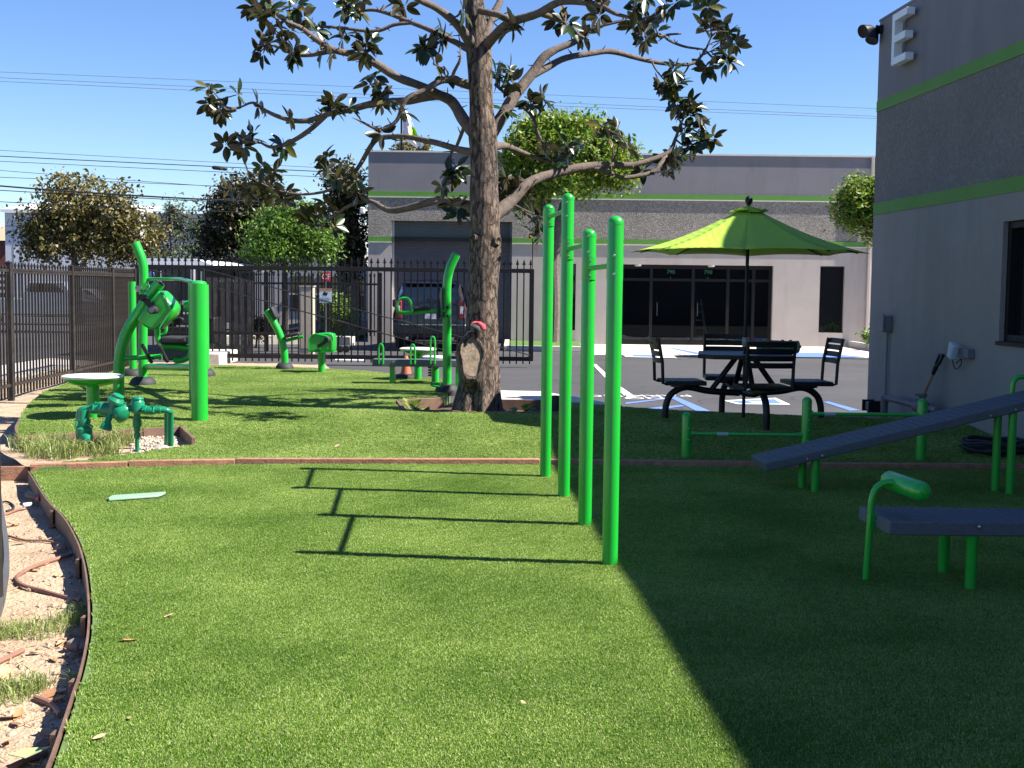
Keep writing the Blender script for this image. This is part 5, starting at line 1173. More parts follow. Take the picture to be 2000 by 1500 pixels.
obj('number_plate', MB().bx(sx0 - .16, sx0 + .16, SY - .028, SY - .012, g + .86, g + 1.0), M('plate white', (.6, .6, .58)), suv); obj('chrome_bar', MB().bx(sx0 - .3, sx0 + .3, SY - .035, SY - .011, g + 1.06, g + 1.10), steel, suv)
# black cargo truck with white roof, far left behind the gate
TY = 28.6; xa, xb = at(268, 600, TY).x, at(432, 600, TY).x; zt4 = at(350, 505, TY).z
tr = thing('cargo_truck', 'black truck body with a white rounded roof parked behind the gate', 'truck', ((xa+xb)/2, TY, g))
bp_k = M('black truck panel', (.012, .013, .015), rough=.35, var=.15, scale=2, dirt=(.05, .05, .05))
zw = at(350, 521, TY).z
obj('body', MB().bx(xa, xb - .35, TY, TY + 5.5, g + .75, zw), bp_k, tr, bevel=.05)
rp_ = []
for t in range(13):
    u = t / 12; x = xa + .02 + (xb - .15 - xa) * u; rp_.append((x, TY + .02, zw + .001 + (zt4 - zw) * (1.35 if False else (1 - max(0, (u - .62) / .38) ** 2.2))))
obj('roof', MB().prism([(xa + .02, TY + .02, zw + .001)] + rp_ + [(xb - .15, TY + .02, zw + .001)], (0, 5.3, 0)), M('white truck roof', (.72, .73, .74), rough=.4, var=.05), tr, ang=50)
for i, x in enumerate((.28, .52, .76)): obj('door_seam', MB().bx(xa + (xb - xa) * x, xa + (xb - xa) * x + .03, TY - .012, TY - .001, g + .8, zw - .1), steel if i != 1 else blackm, tr)
for px, w_ in ((340, 6), (348, 6)): 
    p = at(px, 593, TY - .015); obj('sticker', MB().bx(p.x - .06, p.x + .06, TY - .014, TY - .002, p.z - .055, p.z + .055), M('yellow green sticker', (.38, .5, .05)), tr)
p = at(361, 591, TY - .015); obj('label_plate', MB().bx(p.x - .07, p.x + .07, TY - .014, TY - .002, p.z - .05, p.z + .05), whitep, tr)
p = at(296, 536, TY); obj('badge', MB().lathe([(.07, 0), (.065, .006)], (p.x, TY - .002, p.z), 16, (0, -1, 0)), M('blue badge', (.1, .14, .4)), tr)
for px in (365, 375): p = at(px, 612, TY); obj('latch', MB().bx(p.x - .08, p.x + .08, TY - .03, TY - .002, p.z - .02, p.z + .03), steel, tr)
p = at(374, 560, TY); obj('ladder_rail', MB().bx(p.x, p.x + .09, TY - .05, TY - .013, g + .8, zw - .05), M('white rail', (.6, .6, .6)), tr)
obj('bumper', MB().bx(xa - .02, xb - .2, TY - .25, TY - .02, g + .5, g + .72), blackm, tr, bevel=.02)
obj('tool_box', MB().bx(at(395, 680, TY).x, at(428, 680, TY).x, TY - .4, TY + .3, g + .35, g + .95), blackm, tr, bevel=.03)
for x in (xa + .35, xb - .8): wheel(tr, (x, TY + 1.2, g + .42), .42, .3)
for px in (358, 372): p = at(px, 672, TY - .26); obj('lamp', MB().lathe([(.07, 0), (.07, .03), (.04, .05)], (p.x, TY - .251, p.z), 12, (0, -1, 0)), M('clear lens'), tr)
# cars in the street behind the fence
def street_car(name, label, px, Y, L_, H_, paint, rev=1, pick=False):
    c = at(px, 600, Y); x0 = c.x; W_ = .88
    t_ = thing(name, label, 'car' if not pick else 'truck', (x0, Y, g))
    pr = [(-.5, .35), (-.5, .62), (-.42, .70), (-.26, .74), (-.14, 1.0), (.12, 1.0), (.27, .74), (.46, .70), (.5, .55), (.5, .35)] if not pick else [(-.5, .4), (-.5, .66), (-.30, .70), (-.20, 1.0), (.06, 1.0), (.10, .70), (.5, .70), (.5, .4)]
    R_ = lambda y, k: [(x0 + u * L_ * rev, Y + y * (k if z > .75 else 1), g + .28 + (z - .35) / .65 * (H_ - .28)) for u, z in pr]
    obj('body', MB().loft([R_(-W_, .8), R_(W_, .8)]), paint, t_, bevel=.06)
    win = [(-.235, .77), (-.14, .96), (-.02, .96), (-.02, .77)]; win2 = [(.0, .77), (.0, .96), (.11, .96), (.235, .77)] if not pick else [(-.06, .74), (-.06, .96), (.04, .96), (.06, .74)]
    for wn_ in (win, win2): obj('side_window', MB().prism([(x0 + u * L_ * rev, Y - W_ * .93, g + .28 + (z - .35) / .65 * (H_ - .28)) for u, z in wn_], (0, .02, 0)), carglass, t_)
    for u in (-.31, .31): wheel(t_, (x0 + u * L_, Y - W_ + .08, g + .33), .33, .22, (0, 1, 0))
    for u in (-.49, .47): obj('lamp', MB().bx(x0 + u * L_, x0 + u * L_ + .12, Y - W_ - .01, Y - W_ + .2, g + .6, g + .78), M('clear lens'), t_)
street_car('parked_car', 'white car in the street behind the second fence panel', 162, 62, 4.4, 1.42, carpaint('white car paint', (.65, .66, .68)))
street_car('parked_pickup', 'grey pickup truck in the street behind the first fence panel', 85, 50, 5.4, 1.75, carpaint('grey car paint', (.25, .27, .31)), -1, True)
# ------------------------------------------------------------------ trees
def leaf_mat(name, cols, trans=.3, rough=.5, back=None):
    m, t, b = nodes_mat(name); N = t.nodes.new; L = t.links.new
    g_ = N('ShaderNodeNewGeometry'); r = N('ShaderNodeValToRGB'); e = r.color_ramp.elements
    e[0].position = 0; e[0].color = (*cols[0], 1); e[1].position = 1; e[1].color = (*cols[-1], 1)
    for i, c in enumerate(cols[1:-1]): x = e.new((i + 1) / (len(cols) - 1)); x.color = (*c, 1)
    L(g_.outputs['Random Per Island'], r.inputs[0]); out = r.outputs[0]
    if back:
        mx = N('ShaderNodeMixRGB'); L(g_.outputs['Backfacing'], mx.inputs[0]); L(out, mx.inputs[1]); mx.inputs[2].default_value = (*back, 1); out = mx.outputs[0]
    L(out, b.inputs['Base Color']); b.inputs['Roughness'].default_value = rough
    tr_ = N('ShaderNodeBsdfTranslucent'); L(out, tr_.inputs[0]); ms_ = N('ShaderNodeMixShader'); ms_.inputs[0].default_value = trans
    L(b.outputs[0], ms_.inputs[1]); L(tr_.outputs[0], ms_.inputs[2]); L(ms_.outputs[0], t.nodes['Material Output'].inputs[0]); return m
def leaf_cloud(centers, per, spread, size, seed, aspect=.5, flat=0.0):
    """leaf-sized bent quads round clump centres, as arrays"""
    rg = np.random.default_rng(seed); C = np.repeat(np.array(centers), per, 0); n = len(C)
    C = C + rg.normal(0, 1, (n, 3)) * spread
    u = rg.normal(0, 1, (n, 3)); u[:, 2] *= 1 - flat; u /= np.linalg.norm(u, axis=1)[:, None]
    w_ = rg.normal(0, 1, (n, 3)); v = np.cross(u, w_); v /= np.linalg.norm(v, axis=1)[:, None]; nn = np.cross(u, v)
    s = size * rg.uniform(.6, 1.3, (n, 1))
    a = C - u * s * .5; b_ = C + v * s * aspect * .5 + nn * s * .08; c = C + u * s * .5; d = C - v * s * aspect * .5 + nn * s * .08
    V = np.stack([a, b_, c, d], 1).reshape(-1, 3)
    F_ = (np.arange(n)[:, None] * 4 + np.array([0, 1, 2, 3])[None, :])
    return V, F_
def cloud_obj(name, V, F_, mat, parent):
    off = worldloc(parent); me = bpy.data.meshes.new(name)
    me.vertices.add(len(V)); me.vertices.foreach_set('co', (V - np.array(off)).astype('f').ravel())
    me.loops.add(F_.size); me.loops.foreach_set('vertex_index', F_.ravel().astype('i'))
    me.polygons.add(len(F_)); me.polygons.foreach_set('loop_start', np.arange(len(F_), dtype='i') * 4)
    me.materials.append(mat); me.update(); me.validate()
    o = bpy.data.objects.new(name, me); COL.objects.link(o); o.parent = parent; return o
bark = M('grey brown bark', (.13, .10, .08), rough=.95, var=.35, scale=12, bump=1, bscale=35)
def tree(name, label, Y, blobs, base, trunks, mat, n, per, spread, size, seed, asp=.5, group=None, flat=0, ks=.8, fill=.55):
    rg = random.Random(seed); root = thing(name, label, 'tree', base, group); cs = []
    tot = sum(b[2] * b[3] for b in blobs)
    for bx_, by, rx, ry in blobs:
        c = at(bx_, by, Y); kx = rx / F * Y; kz = ry / F * Y
        for i in range(int(n * rx * ry / tot)):
            d = Vector((rg.gauss(0, 1), rg.gauss(0, 1), rg.gauss(0, 1))).normalized(); q = rg.uniform(fill, 1) * (1 + .5 * noise.noise(d * 2.3 + Vector((seed, 0, 0)))) + (.25 if rg.random() < .06 else 0)
            cs.append((c.x + d.x * kx * q, c.y + d.y * kx * ks * q, c.z + d.z * kz * q))
    V, F_ = leaf_cloud(cs, per, spread, size, seed, asp, flat)
    cloud_obj('crown', V, F_, mat, root)
    tk = MB()
    for pts in trunks: tk.tube(cm([(*at(x, y, Y + dy), r) for x, y, dy, r in pts], 4), None, 10)
    obj('trunk', tk, bark, root)
    # limbs to some clumps
    lm_ = MB(); top = at(trunks[0][-1][0], trunks[0][-1][1], Y)
    for c in rg.sample(cs, min(14, len(cs))): 
        c = Vector(c); m_ = top.lerp(c, .5) + Vector((rg.uniform(-.15, .15), rg.uniform(-.15, .15), rg.uniform(-.2, .1))); lm_.tube(cm([(*top, .045), (*m_, .03), (*c, .01)], 4), None, 6)
    obj('limbs', lm_, bark, root)
    return root
SG = 'street trees beyond the fence and gate'
autumn = leaf_mat('bronze leaves', [(.05, .055, .014), (.11, .10, .024), (.18, .135, .035), (.10, .11, .026), (.27, .20, .06)], .25)
darkl = leaf_mat('dark green brown leaves', [(.02, .03, .010), (.045, .045, .014), (.10, .085, .03), (.03, .035, .012)], .2)
freshl = leaf_mat('fresh green leaves', [(.06, .13, .018), (.12, .23, .025), (.18, .31, .04), (.09, .16, .025)], .35)
saph = leaf_mat('grey green leaves', [(.06, .09, .04), (.10, .14, .06), (.14, .18, .09)], .35)
goldl = leaf_mat('yellow green leaves', [(.05, .12, .015), (.11, .24, .02), (.22, .34, .03), (.33, .31, .05), (.08, .19, .02)], .4)
# brown-leaved tree
tree('street_tree', 'broad tree with bronze brown leaves behind the left fence', 42, [(140, 400, 75, 62), (210, 420, 70, 60), (100, 450, 55, 55), (180, 470, 90, 45), (265, 450, 50, 45), (250, 490, 50, 28), (70, 465, 34, 40)], at(150, 590, 42), [[(152, 612, 0, .16), (150, 560, 0, .13), (145, 500, 0, .1), (150, 450, 0, .06)], [(150, 540, 0, .08), (175, 490, 0, .06), (190, 450, 0, .03)]], autumn, 620, 22, .17, .15, 11, .6, SG)
tree('street_tree', 'thin pale green saplings reaching above the warehouse roof', 50, [(330, 450, 26, 40), (370, 470, 30, 36), (310, 480, 24, 30), (395, 450, 14, 34), (352, 420, 8, 36), (330, 415, 7, 34), (378, 430, 7, 30), (345, 500, 60, 22), (300, 440, 10, 30)], at(340, 600, 50), [[(338, 605, 0, .08), (336, 540, 0, .06), (333, 470, 0, .03), (332, 400, 0, .015)], [(340, 560, 0, .05), (358, 480, 0, .03), (356, 395, 0, .012)]], saph, 230, 14, .14, .16, 12, .4, SG)
tree('street_tree', 'dense dark round-headed tree behind the gate, left of the fresh green one', 46, [(470, 400, 62, 65), (430, 440, 40, 60), (500, 450, 60, 50), (460, 490, 65, 35), (520, 360, 30, 30), (410, 490, 30, 30)], at(470, 610, 46), [[(470, 615, 0, .2), (468, 560, 0, .16), (470, 500, 0, .12), (472, 440, 0, .06)]], darkl, 560, 22, .17, .15, 13, .6, SG)
tree('street_tree', 'fresh green young tree with a pale slim trunk behind the gate', 33.2, [(555, 440, 62, 45), (590, 460, 60, 45), (520, 470, 45, 42), (620, 480, 42, 40), (560, 495, 70, 28), (580, 415, 35, 24)], gnd(556, 668, ASPH), [[(556, 668, 0, .10), (557, 610, 0, .085), (556, 560, 0, .08), (557, 520, 0, .07), (560, 470, 0, .04)], [(557, 530, 0, .05), (540, 490, 0, .035), (530, 450, 0, .015)], [(557, 535, 0, .05), (585, 500, 0, .03), (600, 450, 0, .015)]], freshl, 520, 26, .12, .115, 14, .45, SG)
tree('street_tree', 'tall dark bushy tree against the left end of the low building', 40, [(680, 370, 36, 50), (660, 420, 30, 50), (695, 430, 26, 60), (690, 500, 28, 50), (665, 480, 26, 40), (650, 345, 20, 25)], gnd(690, 650, ASPH), [[(668, 648, 0, .14), (670, 570, 0, .12), (672, 480, 0, .08), (676, 400, 0, .03)], [(697, 648, 0, .16), (696, 570, 0, .13), (692, 480, 0, .08), (688, 400, 0, .03)]], darkl, 380, 20, .15, .14, 15, .6, SG)
tree('street_tree', 'tip of a bronze tree showing over the roof beneath the flag', 66, [(800, 292, 34, 14), (820, 288, 18, 12), (782, 296, 16, 10)], at(800, 420, 66), [[(800, 420, 0, .2), (800, 300, 0, .05)]], autumn, 70, 20, .18, .2, 16, .6, SG)
tree('round_crowned_tree', 'round yellow-green tree standing before the low building, behind the big tree', 33.0, [(1110, 290, 85, 62), (1060, 300, 70, 50), (1170, 310, 65, 48), (1020, 320, 45, 48), (1200, 330, 42, 36), (1090, 350, 95, 32), (1060, 250, 50, 26), (1030, 380, 40, 28), (1130, 260, 60, 30)], gnd(1082, 666, ASPH), [[(1080, 668, 0, .17), (1083, 600, 0, .15), (1082, 500, 0, .15), (1092, 440, 0, .16), (1110, 385, 0, .15), (1125, 355, 0, .1)], [(1085, 470, 0, .11), (1068, 420, 0, .10), (1050, 370, 0, .06)]], goldl, 900, 30, .14, .14, 17, .5)
tree('corner_tree', 'yellow-topped tree peeping out from behind the building corner', 31, [(1690, 385, 50, 40), (1670, 400, 36, 30), (1720, 400, 50, 50), (1680, 430, 42, 22), (1710, 460, 20, 14)], at(1735, 650, 31), [[(1735, 680, 0, .12), (1733, 560, 0, .11), (1728, 460, 0, .09), (1715, 400, 0, .05)]], goldl, 320, 28, .12, .14, 18, .35, None, .5)
# shrubs behind the gate
def shrub(label, px, py, rx, ry, Y, n, mat, seed):
    rg = random.Random(seed); c = at(px, py, Y); root = thing('shrub', label, 'shrub', (c.x, Y, ASPH)); cs = []
    for i in range(n):
        d = Vector((rg.gauss(0, 1), rg.gauss(0, 1), rg.gauss(0, 1))).normalized() * rg.uniform(.5, 1); cs.append((c.x + d.x * rx / F * Y, Y + d.y * rx / F * Y * .7, max(ASPH + .05, c.z + d.z * ry / F * Y)))
    V, F_ = leaf_cloud(cs, 18, .09, .10, seed, .5); cloud_obj('foliage', V, F_, mat, root)
    obj('stem', MB().tube([(c.x, Y, ASPH), (c.x + .05, Y, c.z)], .03, 6), bark, root)
shrub('bushy green shrub behind the far iron fence beside the red sign', 660, 615, 34, 38, 33.4, 90, freshl, 31)
shrub('low dark shrub at the foot of the fresh green tree', 500, 640, 40, 18, 33.6, 60, darkl, 32)
shrub('small green shrub at the building foot beside the planter kerb', 1700, 655, 14, 14, 35.5, 24, freshl, 33)
# ---------------- the big magnolia
TY0 = 14.9
def mag_bark():
    m, t, b = nodes_mat('magnolia bark'); N = t.nodes.new; L = t.links.new
    tc = N('ShaderNodeTexCoord'); mp = N('ShaderNodeMapping'); mp.inputs['Scale'].default_value = (1, 1, .35); L(tc.outputs['Object'], mp.inputs[0])
    n1 = N('ShaderNodeTexNoise'); n1.inputs['Scale'].default_value = 22; n1.inputs['Detail'].default_value = 8; n1.inputs['Roughness'].default_value = .7; L(mp.outputs[0], n1.inputs[0])
    n2 = N('ShaderNodeTexNoise'); n2.inputs['Scale'].default_value = 2.5; n2.inputs['Detail'].default_value = 6; L(tc.outputs['Object'], n2.inputs[0])
    r = N('ShaderNodeValToRGB'); e = r.color_ramp.elements; e[0].position = .36; e[0].color = (.055, .040, .033, 1); e[1].position = .75; e[1].color = (.34, .26, .20, 1); L(n1.outputs[0], r.inputs[0])
    r2 = N('ShaderNodeValToRGB'); r2.color_ramp.elements[0].position = .35; r2.color_ramp.elements[1].position = .65; r2.color_ramp.elements[0].color = (.75, .75, .78, 1); r2.color_ramp.elements[1].color = (1.2, 1.12, 1.05, 1); L(n2.outputs[0], r2.inputs[0])
    mx = N('ShaderNodeMixRGB'); mx.blend_type = 'MULTIPLY'; mx.inputs[0].default_value = 1; L(r.outputs[0], mx.inputs[1]); L(r2.outputs[0], mx.inputs[2])
    L(mx.outputs[0], b.inputs['Base Color']); b.inputs['Roughness'].default_value = .95
    v = N('ShaderNodeTexVoronoi'); v.feature = 'DISTANCE_TO_EDGE'; v.inputs['Scale'].default_value = 16; mp2 = N('ShaderNodeMapping'); mp2.inputs['Scale'].default_value = (1, 1, .3)
    wr = N('ShaderNodeMixRGB'); wr.blend_type = 'ADD'; wr.inputs[0].default_value = .12; L(tc.outputs['Object'], wr.inputs[1]); L(n1.outputs['Color'], wr.inputs[2]); L(wr.outputs[0], mp2.inputs[0]); L(mp2.outputs[0], v.inputs['Vector'])
    cr_ = N('ShaderNodeValToRGB'); cr_.color_ramp.elements[0].color = (.25, .22, .2, 1); cr_.color_ramp.elements[1].position = .09; L(v.outputs['Distance'], cr_.inputs[0])
    m3 = N('ShaderNodeMixRGB'); m3.blend_type = 'MULTIPLY'; m3.inputs[0].default_value = .75; L(mx.outputs[0], m3.inputs[1]); L(cr_.outputs[0], m3.inputs[2]); L(m3.outputs[0], b.inputs['Base Color'])
    hs_ = N('ShaderNodeMath'); hs_.operation = 'ADD'; L(n1.outputs[0], hs_.inputs[0]); L(cr_.outputs[0], hs_.inputs[1])
    bp = N('ShaderNodeBump'); bp.inputs['Strength'].default_value = 1; bp.inputs['Distance'].default_value = .04; L(hs_.outputs[0], bp.inputs['Height']); L(bp.outputs[0], b.inputs['Normal']); return m
mbark = mag_bark()
tb0 = G(932, 802); TY0 = tb0.y
mg = thing('magnolia_tree', 'big magnolia with a scarred trunk and long bare limbs in the middle of the lawn', 'tree', (tb0.x, tb0.y, .06))
PXM = TY0 / F
tp = [(931, 815, 49), (931, 790, 46), (934, 760, 41), (937, 720, 38), (938, 690, 36), (941, 650, 32), (942, 600, 30), (944, 540, 30), (946, 490, 32), (947, 455, 29), (946, 400, 29), (946, 340, 27), (945, 300, 27), (943, 265, 28), (941, 220, 24), (938, 160, 23), (935, 105, 24), (931, 60, 21), (926, 0, 19), (922, -90, 16), (915, -220, 12), (905, -360, 7)]
ctl = cm([(*at(x, y, TY0), r * PXM) for x, y, r in tp], 5)
P = [Vector(p[:3]) for p in ctl]; vs = []; nseg = 84; rings = []
for i, p in enumerate(P):
    r = ctl[i][3]; ring = []
    for j in range(nseg):
        a = 2*pi*j/nseg; low = ss(.9, .0, p.z)
        k = 1 + low * (.10 * sin(5 * a + 1) + .07 * sin(9 * a + p.z * 3)) + .05 * noise.noise((cos(a) * 1.5, sin(a) * 1.5, p.z * 2.2)) + .03 * noise.noise((cos(a) * 5, sin(a) * 5, p.z * 4)) - (.02 + .05 * low) * abs(noise.noise((cos(a) * 9, sin(a) * 9, p.z * 1.6 + 3))) * 1.6
        if p.z < .2: k *= 1 + .25 * ss(.2, 0, p.z) * (1 + .6 * sin(3 * a + .5))
        ring.append((p.x + cos(a) * r * k, p.y + sin(a) * r * k, p.z))
    rings.append(ring)
trunk = obj('trunk', MB().loft(rings), mbark, mg, ang=80)
# old cut: a callus collar round a pale sawn face
c = at(921, 699, TY0 - .245); dn = Vector((.14, -1, .28)).normalized(); xx, yy = basis(dn)
mb = MB(); ringsL = []
for q, h in ((1.25, -.22), (1.2, -.05), (1.1, .02), (1.0, .04), (.9, .035), (.84, .02), (.82, .012)):
    ringsL.append([c + dn * h + xx * (.125 * q * cos(t) * (1 + .10 * sin(3*t + .6) + .05 * sin(7*t))) + yy * (.26 * q * sin(t) * (1 + .06 * sin(5*t))) for t in [i * pi / 12 for i in range(24)]])
obj('branch_scar', mb.loft(ringsL, False), mbark, trunk)
obj('sawn_face', MB().add([c + dn * .016 + xx * (.114 * cos(t)) + yy * (.25 * sin(t)) for t in [i * pi / 12 for i in range(24)]], [tuple(range(24))]), M('weathered sawn wood', (.22, .165, .115), rough=.9, var=.5, scale=18, bump=.6, bscale=40), trunk)
for px, py in ((924, 464, ), (972, 470)):
    c = at(px, py, TY0 - .13); dn = Vector(((px - 947) / 30, -1, 0)).normalized()
    obj('knot', MB().lathe([(.08, -.08), (.06, -.01), (.045, .015), (.033, .012), (.02, .0), (.002, -.002)], c, 14, dn), mbark, trunk)
BR = {  # limbs traced in the picture: (px, py, depth offset m, radius px)
 'l1': [(935, 268, 0, 15), (908, 238, -.1, 13), (882, 198, -.2, 11), (850, 186, -.3, 10), (800, 197, -.4, 9), (740, 200, -.5, 8), (690, 213, -.6, 7), (640, 224, -.7, 6), (600, 236, -.75, 5.5), (560, 232, -.8, 5), (520, 215, -.9, 4), (495, 201, -.9, 3), (470, 210, -.9, 2)],
 'l1b': [(640, 222, -.7, 6), (605, 254, -.8, 5.5), (565, 278, -.9, 5), (532, 288, -1, 4), (508, 279, -1, 2)],
 'l2': [(884, 199, -.2, 10), (832, 172, .1, 9), (780, 152, .3, 8.5), (735, 125, .5, 8), (700, 110, .6, 7), (652, 98, .7, 6.5), (620, 78, .8, 6), (590, 55, .9, 5), (556, 40, 1, 4), (530, 15, 1, 3), (528, -20, 1, 2)],
 'l2b': [(650, 99, .7, 5), (605, 108, .6, 4), (572, 106, .5, 3), (545, 92, .5, 2)],
 'l3': [(918, 98, 0, 8), (872, 74, -.3, 6), (803, 43, -.6, 5), (742, 21, -.8, 4), (705, 22, -.9, 3)],
 'l3b': [(806, 44, -.6, 4), (770, 47, -.6, 4), (733, 61, -.6, 4), (674, 55, -.6, 3.5), (607, 52, -.6, 2.5)],
 'l4': [(928, 95, 0, 12), (905, 62, .3, 10), (883, 38, .5, 9), (850, 15, .7, 7), (815, -2, .9, 6), (760, -40, 1.1, 4)],
 'l5': [(932, 300, 0, 9), (884, 289, -.4, 7), (826, 273, -.9, 6.5), (780, 266, -1.2, 6), (745, 268, -1.4, 6), (726, 284, -1.5, 5.5), (697, 331, -1.7, 5), (674, 352, -1.8, 4), (640, 372, -1.9, 3.5), (595, 380, -2, 3), (540, 372, -2.1, 2.5), (495, 350, -2.2, 2)],
 'l6': [(935, 418, 0, 13), (905, 397, -.4, 11), (872, 395, -.7, 10), (852, 391, -.9, 9), (819, 400, -1.1, 8), (762, 412, -1.5, 7), (724, 393, -1.8, 5), (690, 398, -2, 4), (650, 425, -2.2, 3), (625, 440, -2.3, 2)],
 'l7': [(906, 246, -.1, 4), (893, 285, -.3, 3.5), (880, 305, -.35, 3), (882, 350, -.4, 2)],
 'l8': [(920, 168, 0, 9), (868, 156, .3, 7), (826, 178, .4, 6), (792, 196, .5, 5), (775, 235, .5, 4), (745, 252, .5, 3.5), (700, 235, .5, 2)],
 'l9': [(912, 160, .2, 5), (885, 150, .4, 4), (898, 120, .5, 3), (900, 105, .5, 2)],
 'r1': [(955, 268, 0, 14), (975, 237, -.1, 13), (1003, 190, -.3, 12), (1039, 144, -.5, 11), (1067, 107, -.6, 9), (1119, 83, -.8, 7), (1141, 67, -.9, 5), (1165, 52, -.9, 4), (1220, 40, -1, 3)],
 'r1b': [(1036, 148, -.5, 9), (1062, 135, -.7, 8), (1107, 113, -1, 7), (1174, 101, -1.4, 6.5), (1211, 104, -1.6, 6), (1273, 120, -1.9, 5), (1346, 126, -2.2, 4), (1371, 107, -2.3, 3), (1390, 70, -2.3, 2)],
 'r2': [(945, 95, 0, 11), (960, 78, .2, 10), (993, 46, .5, 9), (1052, 25, .8, 8.5), (1101, 3, 1.1, 7.5), (1168, 9, 1.4, 6), (1205, 28, 1.6, 4), (1250, 40, 1.8, 3)],
 'r2b': [(1055, 26, .8, 6), (1092, 40, .7, 5), (1113, 58, .6, 5), (1140, 74, .5, 4)],
 'r3': [(944, 88, 0, 9), (960, 37, -.3, 8), (978, 0, -.5, 7), (992, -60, -.7, 5)],
 'r3b': [(935, 20, .2, 8), (985, 35, .4, 6), (1010, 50, .5, 3)],
 'r4': [(955, 428, 0, 17), (997, 396, -.3, 13), (1033, 359, -.5, 11), (1089, 337, -.9, 10), (1150, 325, -1.2, 10), (1195, 322, -1.4, 8), (1233, 322, -1.6, 7), (1260, 316, -1.7, 6), (1306, 298, -1.9, 6), (1319, 272, -2, 4), (1330, 240, -2, 3)],
 'r4b': [(1150, 326, -1.2, 6), (1190, 337, -1.3, 5), (1220, 347, -1.4, 5), (1273, 337, -1.6, 5), (1288, 322, -1.7, 5), (1304, 300, -1.9, 5)],
 'r5': [(968, 165, -.3, 4), (990, 185, -.5, 4), (1012, 199, -.6, 4), (1040, 227, -.8, 3.5), (1052, 264, -.8, 3), (1062, 280, -.8, 2)],
 'r6': [(958, 288, 0, 9), (985, 285, -.3, 8), (1030, 300, -.6, 5), (1075, 315, -.9, 4), (1110, 300, -1, 3)],
 'r7': [(1330, 66, -2.2, 2), (1300, 68, -2.1, 3), (1310, 80, -2.1, 3), (1340, 92, -2.2, 3), (1375, 96, -2.3, 2)],
 'r8': [(1033, 360, -.5, 4), (1000, 350, -.6, 3), (970, 362, -.7, 3)],
}
lrnd = random.Random(3)
BR = {k: [(x, y, -.75 * d, r) for x, y, d, r in b] for k, b in BR.items()}
limbark = M('dark limb bark', (.115, .088, .072), rough=.95, var=.35, scale=14, bump=.8, bscale=45)
for k, b in BR.items():
    pts = [(*at(x, y, TY0 + d), max(.008, r * PXM * .92)) for x, y, d, r in b]
    pc = cm(pts, 5); mb = MB()
    pc = [(x + .012 * noise.noise((x*3, z*3, 1)), y, z + .014 * noise.noise((x*3, z*3, 5)), r * (1 + .12 * noise.noise((x*7, z*7, 2)))) for x, y, z, r in pc]
    mb.tube(pc, None, 10)
    for i in range(len(pc) // 2):                       # old leaf spurs
        q = lrnd.choice(pc); q0 = Vector(q[:3]); dd = Vector((lrnd.uniform(-1, 1), lrnd.uniform(-1, 1), lrnd.uniform(-.4, 1))).normalized(); L2 = lrnd.uniform(.03, .10)
        if q[3] < .06: mb.tube([q0, q0 + dd * (q[3] + L2)], [.010, .004], 5)
    obj('limb', mb, limbark, mg, ang=60)
CL = [(430, 195, 42), (410, 190, 25), (458, 262, 40), (470, 280, 25), (525, 55, 45), (535, 15, 42), (505, 25, 25), (560, 75, 25), (515, 90, 26), (575, 105, 22), (548, 288, 26), (560, 230, 10), (505, 205, 12), (652, 205, 30), (665, 212, 18), (700, 22, 40), (680, 10, 30), (672, 58, 18), (605, 45, 22), (725, 165, 32), (735, 190, 26), (700, 95, 30), (715, 85, 18), (640, 100, 18), (850, 78, 46), (830, 90, 22), (868, 130, 28), (775, 2, 22), (780, 200, 25), (745, 248, 14), (485, 350, 48), (500, 375, 30), (535, 385, 28), (560, 375, 20), (665, 345, 55), (640, 330, 35), (690, 370, 35), (625, 420, 38), (600, 440, 26), (640, 445, 22), (882, 340, 34), (875, 355, 26), (912, 400, 26), (905, 415, 20), (900, 20, 14),
      (1262, 38, 55), (1285, 65, 34), (1240, 20, 35), (1378, 18, 46), (1395, 55, 40), (1388, 100, 38), (1422, 112, 28), (1370, 130, 25), (1330, 150, 42), (1305, 165, 26), (1345, 190, 30), (1335, 205, 24), (1348, 242, 46), (1372, 262, 34), (1350, 280, 24), (1322, 305, 32), (1312, 328, 26), (1105, 30, 26), (1140, 70, 20), (1150, 60, 12), (1008, 52, 24), (985, 150, 36), (975, 135, 20), (1035, 205, 28), (1066, 202, 22), (970, 225, 16), (1212, 265, 34), (1195, 262, 24), (1095, 300, 28), (1120, 285, 18), (1065, 290, 18), (1000, 368, 34), (1030, 385, 22), (980, 375, 14), (1048, 440, 40), (1060, 425, 22), (1180, 12, 30), (1425, 62, 18), (1255, 330, 10), (950, 30, 14)]
def near_depth(px, py):
    best = (1e9, 0)
    for b in BR.values():
        for x, y, d, r in b:
            q = (x - px) ** 2 + (y - py) ** 2
            if q < best[0]: best = (q, d)
    return best[1]
# one magnolia leaf: pointed oval folded along its midrib
lv = []; lf_ = []
prof = [(0, .0), (.12, .10), (.3, .19), (.5, .215), (.7, .18), (.88, .09), (1, 0)]
for i, (t, w_) in enumerate(prof):
    bend = -.10 * t * t
    lv += [(-w_, t, .07 * (w_ / .215) + bend), (0, t, bend), (w_, t, .07 * (w_ / .215) + bend)]
for i in range(len(prof) - 1):
    a = i * 3; lf_ += [(a, a+1, a+4, a+3), (a+1, a+2, a+5, a+4)]
magl = leaf_mat('magnolia leaves', [(.012, .028, .008), (.022, .045, .012), (.035, .065, .015), (.016, .034, .010), (.03, .05, .012), (.05, .07, .014), (.16, .11, .02)], .18, .3, (.050, .045, .020))
leafme = bpy.data.meshes.new('leaf'); leafme.from_pydata(lv, [], lf_); leafme.materials.append(magl); leafme.polygons.foreach_set('use_smooth', [True] * len(leafme.polygons))
leaves = []
